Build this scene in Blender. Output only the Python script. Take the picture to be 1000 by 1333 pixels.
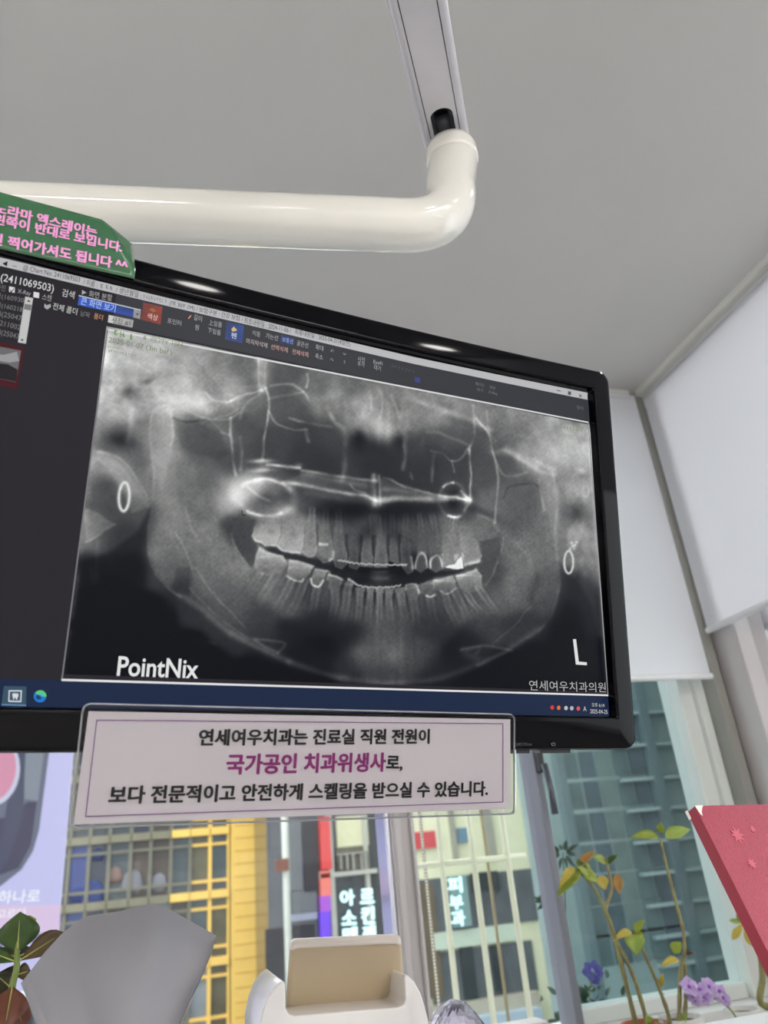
import bpy, bmesh, math, random
import numpy as np
from mathutils import Matrix, Vector
random.seed(4); RNG = np.random.default_rng(4)
SC = bpy.context.scene
COL = SC.collection
for o in list(bpy.data.objects): bpy.data.objects.remove(o)

# ------------------------------------------------------------------ camera
# orientation solved from the room's three vanishing points; rows: world X (along the
# window wall), world Y (into the corner), world Z (up) in camera right/down/forward
R = np.array([[0.96074915, 0.03512657, 0.27518575],
              [-0.26312474, 0.42968181, 0.86379333],
              [-0.08790021, -0.90229688, 0.4220591]])
F = 975.0
EYE = np.array([0, 0, 1.15])
cd = bpy.data.cameras.new('camera'); cam = bpy.data.objects.new('camera', cd); COL.objects.link(cam)
cd.sensor_width = 36; cd.sensor_fit = 'AUTO'; cd.lens = F / 1333 * 36
cd.clip_start = .02; cd.clip_end = 400
cd.dof.use_dof = True; cd.dof.focus_distance = .66; cd.dof.aperture_fstop = 8
m = Matrix.Identity(4)
for i in range(3):
    m[i][0] = R[i, 0]; m[i][1] = -R[i, 1]; m[i][2] = -R[i, 2]; m[i][3] = EYE[i]
cam.matrix_world = m
SC.camera = cam

# ------------------------------------------------------------------ light and exposure
SC.view_settings.view_transform = 'Standard'; SC.view_settings.look = 'None'
SC.view_settings.gamma = 1; SC.view_settings.use_curve_mapping = False
SC.view_settings.exposure = 0.0
SKY_STRENGTH = 3.0
LAMP = 62.0          # ceiling downlights
FILL_PANEL = 25.0          # unseen ceiling panels added behind the viewer to brighten the room
w = bpy.data.worlds.new('evening_sky'); SC.world = w; w.use_nodes = True
nt = w.node_tree; nt.nodes.clear()
wo = nt.nodes.new('ShaderNodeOutputWorld'); bg = nt.nodes.new('ShaderNodeBackground')
bg.inputs['Color'].default_value = (.94, .965, 1.0, 1); bg.inputs['Strength'].default_value = SKY_STRENGTH
nt.links.new(bg.outputs[0], wo.inputs[0])

# ------------------------------------------------------------------ geometry helpers
def ray(x, y): return R @ np.array([(x - 500) / F, (y - 666.5) / F, 1.0])
def atX(x, y, X): d = ray(x, y); return EYE + d * (X / d[0])
def atY(x, y, Y): d = ray(x, y); return EYE + d * (Y / d[1])
def atZ(x, y, Z): d = ray(x, y); return EYE + d * ((Z - 1.15) / d[2])
def atD(x, y, D): return EYE + ray(x, y) * D
def nrm(a): a = np.asarray(a, float); return a / np.linalg.norm(a)
def wmat(o): return o.matrix_basis if o.parent is None else wmat(o.parent) @ o.matrix_basis

def thing(name, label, cat, loc, group=None, mat3=None):
    o = bpy.data.objects.new(name, None); COL.objects.link(o)
    o.empty_display_size = .02
    M = Matrix.Identity(4)
    if mat3 is not None:
        for i in range(3):
            for j in range(3): M[i][j] = mat3[i][j]
    for i in range(3): M[i][3] = loc[i]
    o.matrix_basis = M
    o['label'] = label; o['category'] = cat
    if group: o['group'] = group
    return o

def merge(geoms):
    V = []; Fc = []
    for v, f in geoms:
        b = len(V); V += [tuple(map(float, p)) for p in v]; Fc += [tuple(i + b for i in q) for q in f]
    return V, Fc

def part(name, parent, mat, geoms, smooth=False, label=None, bevel=0, subsurf=0, solid=0, fixn=True):
    """one mesh object; vertices are given in world space"""
    V, Fc = merge(geoms)
    if parent is not None:
        I = wmat(parent).inverted(); V = [tuple(I @ Vector(p)) for p in V]
    me = bpy.data.meshes.new(name); me.from_pydata(V, [], Fc)
    if fixn:
        bm = bmesh.new(); bm.from_mesh(me); bmesh.ops.recalc_face_normals(bm, faces=bm.faces); bm.to_mesh(me); bm.free()
    if smooth: me.polygons.foreach_set('use_smooth', [True] * len(me.polygons))
    me.materials.append(mat)
    o = bpy.data.objects.new(name, me); COL.objects.link(o)
    if parent is not None: o.parent = parent
    if label: o['label'] = label
    if solid:
        s = o.modifiers.new('solid', 'SOLIDIFY'); s.thickness = solid; s.offset = 0
    if bevel:
        b = o.modifiers.new('bevel', 'BEVEL'); b.width = bevel; b.segments = 3; b.limit_method = 'ANGLE'
    if subsurf:
        s = o.modifiers.new('sub', 'SUBSURF'); s.levels = subsurf; s.render_levels = subsurf
    return o

def struct(name, mat, geoms, **k):
    o = part(name, None, mat, geoms, **k); o['kind'] = 'structure'; return o

def box(x0, x1, y0, y1, z0, z1):
    v = [(x, y, z) for x in (x0, x1) for y in (y0, y1) for z in (z0, z1)]
    return v, [(0, 1, 3, 2), (4, 6, 7, 5), (0, 4, 5, 1), (2, 3, 7, 6), (0, 2, 6, 4), (1, 5, 7, 3)]

def obox(c, ax, ay, az, sx, sy, sz):
    """box centred at c with (unit) axes and full sizes"""
    c = np.asarray(c, float); v = []
    for i in (-.5, .5):
        for j in (-.5, .5):
            for k in (-.5, .5): v.append(c + i * sx * ax + j * sy * ay + k * sz * az)
    return v, [(0, 1, 3, 2), (4, 6, 7, 5), (0, 4, 5, 1), (2, 3, 7, 6), (0, 2, 6, 4), (1, 5, 7, 3)]

def catmull(P, n=8):
    P = np.asarray(P, float)
    if len(P) < 3: return P
    Q = np.vstack([2 * P[0] - P[1], P, 2 * P[-1] - P[-2]]); out = []
    for i in range(1, len(Q) - 2):
        for t in np.linspace(0, 1, n, endpoint=False):
            a, b, c, d = Q[i - 1], Q[i], Q[i + 1], Q[i + 2]
            out.append(.5 * (2 * b + (c - a) * t + (2 * a - 5 * b + 4 * c - d) * t * t + (3 * b - a - 3 * c + d) * t ** 3))
    out.append(Q[-2]); return np.array(out)

def tube(P, r, seg=10, caps=True):
    P = np.asarray(P, float); n = len(P); r = np.broadcast_to(r, (n,)) if np.ndim(r) == 0 else np.asarray(r)
    T = np.gradient(P, axis=0); T /= np.linalg.norm(T, axis=1)[:, None] + 1e-12
    a = np.array([0, 0, 1.]) if abs(T[0][2]) < .9 else np.array([1., 0, 0])
    N = nrm(a - T[0] * (a @ T[0])); V = []; Fc = []
    for i in range(n):
        N = nrm(N - T[i] * (N @ T[i])); B = np.cross(T[i], N)
        for k in range(seg):
            t = 2 * math.pi * k / seg; V.append(P[i] + r[i] * (math.cos(t) * N + math.sin(t) * B))
    for i in range(n - 1):
        for k in range(seg):
            k2 = (k + 1) % seg; Fc.append((i * seg + k, i * seg + k2, (i + 1) * seg + k2, (i + 1) * seg + k))
    if caps: Fc.append(tuple(range(seg))[::-1]); Fc.append(tuple((n - 1) * seg + k for k in range(seg)))
    return V, Fc

def lathe(c, prof, seg=24, ax=None, ay=None, az=None):
    ax = np.array([1., 0, 0]) if ax is None else ax; ay = np.array([0, 1., 0]) if ay is None else ay
    az = np.array([0, 0, 1.]) if az is None else az; c = np.asarray(c, float); V = []; Fc = []
    for r, z in prof:
        for k in range(seg):
            t = 2 * math.pi * k / seg; V.append(c + r * math.cos(t) * ax + r * math.sin(t) * ay + z * az)
    for i in range(len(prof) - 1):
        for k in range(seg):
            k2 = (k + 1) % seg; Fc.append((i * seg + k, i * seg + k2, (i + 1) * seg + k2, (i + 1) * seg + k))
    Fc.append(tuple(range(seg))[::-1]); Fc.append(tuple((len(prof) - 1) * seg + k for k in range(seg)))
    return V, Fc

def prism(poly, d):
    """closed polygon of world points extruded by vector d"""
    n = len(poly); d = np.asarray(d); V = [np.asarray(p) for p in poly] + [np.asarray(p) + d for p in poly]
    Fc = [tuple(range(n)), tuple(range(2 * n - 1, n - 1, -1))]
    for i in range(n): j = (i + 1) % n; Fc.append((i, j, n + j, n + i))
    return V, Fc

def rrect(u0, v0, u1, v1, r, n=6):
    pts = []
    for cx, cy, a in ((u1 - r, v1 - r, 0), (u0 + r, v1 - r, 90), (u0 + r, v0 + r, 180), (u1 - r, v0 + r, 270)):
        if a == 90: pts += [(u1 - r + (u0 + 2 * r - u1) * k / 16, v1) for k in range(1, 16)]
        for k in range(n + 1):
            t = math.radians(a + 90 * k / n); pts.append((cx + r * math.cos(t), cy + r * math.sin(t)))
    return pts

def loft(loops, close0=True, close1=True):
    n = len(loops[0]); V = [p for l in loops for p in l]; Fc = []
    for i in range(len(loops) - 1):
        for k in range(n):
            k2 = (k + 1) % n; Fc.append((i * n + k, i * n + k2, (i + 1) * n + k2, (i + 1) * n + k))
    if close0: Fc.append(tuple(range(n))[::-1])
    if close1: Fc.append(tuple((len(loops) - 1) * n + k for k in range(n)))
    return V, Fc

# ------------------------------------------------------------------ materials
def lin(c):
    c = np.asarray(c, float) / 255
    return np.where(c <= .04045, c / 12.92, ((c + .055) / 1.055) ** 2.4)
def rgba(c): return (*[float(x) for x in lin(c)], 1.0)

def mat(name, c, rough=.5, metal=0, spec=.5, noise=0, scale=20, bump=0, emit=0, coat=0, stretch=None, c2=None):
    m = bpy.data.materials.new(name); m.use_nodes = True; nt = m.node_tree; b = nt.nodes['Principled BSDF']
    b.inputs['Base Color'].default_value = rgba(c); b.inputs['Roughness'].default_value = rough
    b.inputs['Metallic'].default_value = metal; b.inputs['Specular IOR Level'].default_value = spec
    b.inputs['Coat Weight'].default_value = coat; b.inputs['Coat Roughness'].default_value = .05
    if noise or bump or c2 is not None:
        tc = nt.nodes.new('ShaderNodeTexCoord'); mp = nt.nodes.new('ShaderNodeMapping')
        nt.links.new(tc.outputs['Object'], mp.inputs[0])
        if stretch: mp.inputs['Scale'].default_value = stretch
        nz = nt.nodes.new('ShaderNodeTexNoise'); nz.inputs['Scale'].default_value = scale; nz.inputs['Detail'].default_value = 5
        nt.links.new(mp.outputs[0], nz.inputs['Vector'])
        if noise or c2 is not None:
            mx = nt.nodes.new('ShaderNodeMix'); mx.data_type = 'RGBA'
            base = np.array(lin(c))
            lo = lin(c2) if c2 is not None else base * (1 - noise); hi = base if c2 is not None else np.minimum(base * (1 + noise), 1)
            mx.inputs['A'].default_value = (*[float(q) for q in lo], 1); mx.inputs['B'].default_value = (*[float(q) for q in hi], 1)
            rp = nt.nodes.new('ShaderNodeMapRange'); rp.inputs[1].default_value = .3; rp.inputs[2].default_value = .7
            nt.links.new(nz.outputs['Fac'], rp.inputs[0]); nt.links.new(rp.outputs[0], mx.inputs['Factor'])
            nt.links.new(mx.outputs['Result'], b.inputs['Base Color'])
        if bump:
            bp = nt.nodes.new('ShaderNodeBump'); bp.inputs['Strength'].default_value = bump; bp.inputs['Distance'].default_value = .002
            nt.links.new(nz.outputs['Fac'], bp.inputs['Height']); nt.links.new(bp.outputs[0], b.inputs['Normal'])
    if emit:
        b.inputs['Emission Color'].default_value = rgba(c); b.inputs['Emission Strength'].default_value = emit
    return m

def lit(name, c, s=1.0, spec=.06, rough=.35):
    """a glowing display surface: black glassy base that emits its own colour"""
    m = mat(name, (2, 2, 3), rough=rough, spec=spec); b = m.node_tree.nodes['Principled BSDF']
    b.inputs['Emission Color'].default_value = rgba(c); b.inputs['Emission Strength'].default_value = s
    return m

def glass(name, tint, refl=.06, rough=.0):
    m = bpy.data.materials.new(name); m.use_nodes = True; nt = m.node_tree; nt.nodes.clear()
    out = nt.nodes.new('ShaderNodeOutputMaterial'); mx = nt.nodes.new('ShaderNodeMixShader')
    t = nt.nodes.new('ShaderNodeBsdfTransparent'); g = nt.nodes.new('ShaderNodeBsdfGlossy'); fr = nt.nodes.new('ShaderNodeFresnel')
    fr.inputs['IOR'].default_value = 1.0 + refl * 7.5
    t.inputs[0].default_value = rgba(tint); g.inputs['Roughness'].default_value = rough
    nt.links.new(fr.outputs[0], mx.inputs[0]); nt.links.new(t.outputs[0], mx.inputs[1]); nt.links.new(g.outputs[0], mx.inputs[2])
    nt.links.new(mx.outputs[0], out.inputs[0]); return m

def fabric(name, c, trans):
    m = bpy.data.materials.new(name); m.use_nodes = True; nt = m.node_tree; nt.nodes.clear()
    out = nt.nodes.new('ShaderNodeOutputMaterial'); mx = nt.nodes.new('ShaderNodeMixShader'); mx.inputs[0].default_value = trans
    d = nt.nodes.new('ShaderNodeBsdfDiffuse'); t = nt.nodes.new('ShaderNodeBsdfTranslucent')
    d.inputs[0].default_value = rgba(c); t.inputs[0].default_value = rgba(c)
    tc = nt.nodes.new('ShaderNodeTexCoord'); nz = nt.nodes.new('ShaderNodeTexNoise'); nz.inputs['Scale'].default_value = 900
    nt.links.new(tc.outputs['Object'], nz.inputs['Vector'])
    bp = nt.nodes.new('ShaderNodeBump'); bp.inputs['Strength'].default_value = .1; bp.inputs['Distance'].default_value = .0005
    nt.links.new(nz.outputs['Fac'], bp.inputs['Height']); nt.links.new(bp.outputs[0], d.inputs['Normal'])
    nt.links.new(d.outputs[0], mx.inputs[1]); nt.links.new(t.outputs[0], mx.inputs[2]); nt.links.new(mx.outputs[0], out.inputs[0]); return m

M_CEIL = mat('ceiling_paint', (202, 201, 199), .9, spec=.2, noise=.02, scale=3)
M_WALL = mat('wall_paint', (225, 224, 223), .85, spec=.2, noise=.02, scale=6)
M_FLOOR = mat('floor_vinyl', (188, 185, 182), .4, noise=.06, scale=8)
M_TRIM = mat('white_trim', (228, 228, 224), .5, noise=.01, scale=10)
M_FRAME = mat('window_frame_grey', (196, 190, 190), .38, noise=.02, scale=12)
M_FRAMED = mat('window_frame_slate', (120, 122, 132), .4, noise=.03, scale=12)
M_FRAMEW = mat('window_frame_pale', (222, 226, 222), .4, noise=.02, scale=12)
M_POST = mat('corner_post_grey', (150, 148, 142), .6, noise=.02, scale=12)
M_BLIND = fabric('blind_fabric', (238, 237, 242), .38)
M_RAIL = mat('blind_rail_white', (225, 226, 228), .45, noise=.01, scale=10)
M_GCLEAR = glass('clear_glass', (240, 244, 242), .05)
M_GTINT = glass('green_tinted_glass', (184, 200, 198), .07)
M_PIPE = mat('glossy_ivory_enamel', (233, 231, 224), .12, coat=.8, noise=.01, scale=5)
M_ALU = mat('satin_lilac_aluminium', (205, 202, 208), .34, metal=.25, noise=.03, scale=30, stretch=(1, 1, .05))
M_SEAM = mat('dark_seam', (55, 52, 58), .5, noise=.05, scale=20)
M_BLACK = mat('black_plastic', (9, 9, 12), .35, noise=.1, scale=40)
M_BEZEL = mat('gloss_black_bezel', (2, 2, 6), .06, spec=.14, coat=0, noise=.05, scale=10)
M_LENS = mat('lamp_lens', (255, 252, 247), .4, emit=LAMP, noise=.005, scale=5)
M_PANEL = mat('fill_panel_lens', (255, 252, 248), .4, emit=FILL_PANEL, noise=.005, scale=5)

# ------------------------------------------------------------------ the room shell
XR, YB, XL, YR, ZC = 1.40, 1.70, -2.6, -4.0, 2.40
SILL = .80
struct('floor', M_FLOOR, [box(XL - .1, XR + .2, YR - .1, YB + .2, -.1, 0)])
struct('ceiling', M_CEIL, [box(XL - .1, XR + .2, YR - .1, YB + .2, ZC, ZC + .1)])
struct('wall_left', M_WALL, [box(XL - .1, XL, YR, YB + .1, 0, ZC)])
struct('wall_rear', M_WALL, [box(XL, XR + .1, YR - .1, YR, 0, ZC)])
struct('wall_window', M_WALL, [box(XL, XR + .1, YB - .04, YB + .1, 0, SILL)])
struct('wall_right', M_WALL, [box(XR + .02, XR + .1, YR, YB - .04, 0, SILL), box(XR + .02, XR + .1, YR, -1.2, SILL, ZC)])
# thin stepped cornice where the ceiling meets the blinds
struct('trim_1', M_TRIM, [box(XL, XR - .05, YB - .06, YB - .035, ZC - .02, ZC), box(XL, XR - .05, YB - .035, YB + .1, ZC - .06, ZC - .0005)])
struct('trim_2', M_TRIM, [box(XR - .028, XR - .008, YR, YB - .061, ZC - .018, ZC), box(XR - .008, XR + .1, YR, YB - .061, ZC - .06, ZC - .0005)])
# corner post
struct('trim_3', M_POST, [box(1.372, 1.40, 1.64, 1.80, SILL, ZC - .02), box(1.40, 1.44, 1.655, 1.80, SILL, ZC - .06)])

def bar(x0, x1, y0, y1, z0, z1): return box(x0, x1, y0, y1, z0, z1)
ZT = ZC - .061
# window in the window wall: fixed light, open-able casement, tinted light
W1 = bpy.data.objects.new('window_1', None); COL.objects.link(W1); W1.matrix_basis = Matrix.Translation((.5, YB, SILL)); W1['kind'] = 'structure'
part('window_frame', W1, M_FRAME, [bar(.485, .532, 1.690, 1.78, SILL, ZT), bar(.525, .533, 1.675, 1.69, SILL, ZT),
     bar(.49, .505, 1.683, 1.69, SILL, ZT), bar(XL, .485, 1.72, 1.78, SILL, SILL + .02), bar(XL, -1.5, 1.70, 1.78, SILL, ZT),
     bar(.532, .80, 1.72, 1.78, SILL, SILL + .02)], bevel=.003)
part('reveal_strip', W1, mat('polished_frame_strip', (205, 206, 222), .12, metal=.85, noise=.02, scale=9), [bar(.474, .4845, 1.70, 1.78, SILL, ZT)], bevel=.002)
part('casement_stile', W1, M_FRAMED, [bar(.853, .872, 1.70, 1.78, SILL, ZT)], bevel=.004)
part('jamb', W1, M_FRAMEW, [bar(1.302, 1.345, 1.70, 1.78, SILL, ZT), bar(1.345, 1.3715, 1.685, 1.78, SILL, ZT), bar(.872, 1.302, 1.72, 1.78, SILL, SILL + .03)], bevel=.003)
part('pane', W1, M_GCLEAR, [([(-1.5, 1.75, SILL), (.474, 1.75, SILL), (.474, 1.75, ZT), (-1.5, 1.75, ZT)], [(0, 1, 2, 3)])], label='clear glass pane left of the mullion')
part('pane', W1, M_GCLEAR, [([(.532, 1.75, SILL), (.853, 1.75, SILL), (.853, 1.75, ZT), (.532, 1.75, ZT)], [(0, 1, 2, 3)])], label='clear glass pane between mullion and casement')
part('pane', W1, M_GTINT, [([(.872, 1.74, SILL), (1.302, 1.74, SILL), (1.302, 1.74, ZT), (.872, 1.74, ZT)], [(0, 1, 2, 3)])], label='green tinted glass pane by the corner')
hb = part('handle', W1, M_BLACK, [obox((.862, 1.688, 1.345), np.array([1., 0, 0]), np.array([0, 1., 0]), np.array([0, 0, 1.]), .014, .026, .075)], bevel=.004, label='dark window handle')
part('handle_lever', hb, mat('satin_handle_lever', (78, 82, 92), .3, metal=.3, noise=.03, scale=40), [tube([(.864, 1.672, 1.325), (.868, 1.665, 1.27), (.869, 1.668, 1.215)], [.008, .007, .008], 10)], smooth=True)
# window in the right-hand wall
W2 = bpy.data.objects.new('window_2', None); COL.objects.link(W2); W2.matrix_basis = Matrix.Translation((XR, .5, SILL)); W2['kind'] = 'structure'
part('window_frame', W2, M_FRAME, [bar(1.412, 1.50, 1.56, 1.654, SILL, ZT), bar(1.42, 1.50, -1.2, 1.56, SILL, SILL + .03), bar(1.42, 1.5, .38, .46, SILL, ZT), bar(1.42, 1.5, -1.2, -1.1, SILL, ZT)], bevel=.004)
part('pane', W2, M_GCLEAR, [([(1.46, -1.1, SILL), (1.46, 1.56, SILL), (1.46, 1.56, ZT), (1.46, -1.1, ZT)], [(0, 1, 2, 3)])])
# inner window ledge
struct('trim_4', M_TRIM, [box(XL, 1.37, 1.45, 1.659, .70, .74)], bevel=.004)

# ------------------------------------------------------------------ roller blinds
def blind(label, x0, x1, y0, y1, zb, along):
    c = ((x0 + x1) / 2, (y0 + y1) / 2, ZC - .06)
    t = thing('roller_blind', label, 'blind', c)
    n = 24; V = []; Fc = []
    for i in range(n + 1):
        f = i / n; wob = .0012 * math.sin(f * 9)
        for z in np.linspace(zb, ZC - .032, 6):
            V.append((x0 + (x1 - x0) * f, y0 + wob, z) if along == 'x' else (x0 + wob, y0 + (y1 - y0) * f, z))
    for i in range(n):
        for k in range(5): a = i * 6 + k; Fc.append((a, a + 6, a + 7, a + 1))
    part('fabric', t, M_BLIND, [(V, Fc)], smooth=True)
    if along == 'x':
        part('bottom_rail', t, M_RAIL, [tube([(x0, y0, zb), (x1, y0, zb)], .0085, 12)], smooth=False)
        part('roller_tube', t, M_RAIL, [tube([(x0, y0 + .012, ZC - .043), (x1, y0 + .012, ZC - .043)], .012, 12)], smooth=True)
    else:
        part('bottom_rail', t, M_RAIL, [tube([(x0, y0, zb), (x0, y1, zb)], .0085, 12)], smooth=False)
        part('roller_tube', t, M_RAIL, [tube([(x0 + .012, y0, ZC - .043), (x0 + .012, y1, ZC - .043)], .012, 12)], smooth=True)
    return t
blind('pale grey roller blind on the window wall, half hidden behind the monitor', .535, 1.352, 1.622, 1.622, 1.508, 'x')
blind('pale grey roller blind on the right-hand wall, at the right edge of the photo', 1.380, 1.380, -1.15, 1.622, 1.628, 'y')
# beaded pull chain beside the mullion
ch = thing('pull_chain', 'white beaded pull chain hanging along the window mullion', 'blind chain', (.541, 1.655, .8))
bg_ = []
for i in range(150):
    z = .815 + i * .0062
    bg_.append(lathe((.541, 1.655, z), [(.0006, -.0026), (.0022, -.0014), (.0028, 0), (.0022, .0014), (.0006, .0026)], 6))
part('beads', ch, mat('white_bead_plastic', (235, 234, 232), .3, noise=.01, scale=30), bg_, smooth=True)

# ------------------------------------------------------------------ ceiling lamps
def downlight(x, y, label):
    t = thing('ceiling_downlight', label, 'ceiling light', (x, y, ZC), 'round ceiling downlights')
    part('trim_ring', t, M_TRIM, [loft([[(x + r * math.cos(a), y + r * math.sin(a), z) for a in np.linspace(0, 2 * math.pi, 32, endpoint=False)] for r, z in ((.056, ZC - .001), (.07, ZC - .001), (.068, ZC - .007), (.056, ZC - .009))], False, False)], smooth=True)
    part('lens', t, M_LENS, [lathe((x, y, ZC), [(.055, -.0015), (.055, -.0055), (.05, -.0075)], 32)])
for (x, y) in ((.425, -.85), (1.23, -.85), (-.9, -.2), (.26, -2.5), (.95, -2.5), (-1.2, -2.5), (-1.9, -.6), (1.17, .52)):  # last one, by the right wall, is added to brighten blinds and ceiling
    downlight(x, y, 'round white ceiling downlight, unseen; bezel glints show some, the window-side one is added')
def fill_panel(x, y, label):  # unseen panels, added to throw light on the sign paper and room
    t = thing('fill_panel', label, 'ceiling light', (x, y, ZC), 'added ceiling fill panels')
    part('frame', t, M_TRIM, [box(x - .33, x + .33, y - .33, y + .33, ZC - .012, ZC - .001)])
    part('lens', t, M_PANEL, [box(x - .3, x + .3, y - .3, y + .3, ZC - .016, ZC - .0121)])
for (x, y) in ((-1.15, -1.9), (1.02, -1.9), (.8, -3.3), (-.6, -3.3)):
    fill_panel(x, y, 'flat square fill-light panel added on the ceiling behind the viewer, unseen')

# ------------------------------------------------------------------ the monitor
MT = np.array([0.36684454, 0.57695954, 0.09540952 + 1.15])       # bottom right corner of the visible screen
MH = nrm([0.98888901, 0.14676226, -0.02365088]); MV = np.array([0.0509347, -0.18504465, 0.98140926])
MV = nrm(MV - MH * (MV @ MH)); MN = np.cross(MH, MV)
SW, SH = .534, .300
SAG = np.polyfit([-.445, -.29, -.17, 0], [.0022, -.0003, -.0024, .0006], 2)   # the top edge is not perfectly straight
def mon(u, v, w=0.): return MT + u * MH + (v + max(v, 0) / .3 * np.polyval(SAG, min(max(u, -.55), .02))) * MV + w * MN
def onplane(x, y, p, n): d = ray(x, y); return EYE + d * (((p - EYE) @ n) / (d @ n))
def scr(x, y, w=0.): return onplane(x, y, MT + w * MN, MN)
def uv(x, y): q = scr(x, y) - MT; return q @ MH, q @ MV

mo = thing('monitor', 'wide glossy black monitor showing a dental panoramic x-ray', 'monitor', mon(-SW / 2, -.027), mat3=np.stack([MH, MV, MN], 1))
def mloop(l, b, r, t, rad, w): return [mon(u, v, w) for u, v in rrect(-SW - l, -b, r, SH + t, rad)]
prof = [(0, .0015, -.002), (0, .002, .007)]
prof += [(.02, .002, .0088), (.05, .0025, .0095)]
for k in range(11):
    f = k / 10; prof.append((.08 + .86 * f, .003 + .007 * f, .0098 - .018 * (.07 * f + .035 * f * f)))
prof += [(.975, .010, .0032), (1, .010, .0012), (1, .010, -.012)]
bz = [mloop(.021 * f, .027 * f, .021 * f, .0215 * f, rad, w) for f, rad, w in prof]
part('bezel', mo, M_BEZEL, [loft(bz, False, False)], smooth=True)
part('back_shell', mo, M_BLACK, [loft([mloop(.021, .027, .021, .0215, .01, -.0121), mloop(.019, .025, .019, .02, .01, -.022), mloop(-.05, -.05, -.05, -.05, .02, -.045)], True, True)], smooth=False)
for u0, u1 in ((-.103, -.083), (-.073, -.043)):
    part('button_strip', mo, M_BLACK, [obox(mon((u0 + u1) / 2, -.0282, -.004), MH, MV, MN, u1 - u0, .0024, .010)], label='short black strip under the bezel')

def quad(px, w):      # four pixel corners -> a flat tile lying on the screen
    return [scr(x, y, w) for x, y in px], [tuple(range(len(px)))]
def uvrect(u0, v0, u1, v1, w): return [mon(u0, v0, w), mon(u1, v0, w), mon(u1, v1, w), mon(u0, v1, w)], [(0, 1, 2, 3)]
screen = part('screen', mo, lit('screen_dark_grey', (44, 42, 47)), [loft([[mon(-SW * (1 - k / 16), 0, 0), mon(-SW * (1 - k / 16), SH, 0)] for k in range(17)], False, False)], fixn=False, label='lit screen with dark grey viewer window')

# ---- x-ray picture: intensity field computed feature by feature
U0, VB, VT = -.43387, .0206, .2672
U1 = uv(779, 728)[0]
NU, NV = 780, 446
gu, gv = np.meshgrid(np.linspace(U0, U1, NU), np.linspace(VB, VT, NV))
Pw = MT + gu[..., None] * MH + gv[..., None] * MV
Pc = (Pw - EYE) @ R
PX = Pc[..., 0] / Pc[..., 2] * F + 500; PY = Pc[..., 1] / Pc[..., 2] * F + 666.5

def blur(a, r):
    for ax in (0, 1):
        for _ in range(2):
            c = np.cumsum(np.pad(a, [(r + 1, r) if i == ax else (0, 0) for i in (0, 1)], mode='edge'), axis=ax)
            n = a.shape[ax]
            a = (np.take(c, range(2 * r + 1, 2 * r + 1 + n), ax) - np.take(c, range(0, n), ax)) / (2 * r + 1)
    return a

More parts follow.
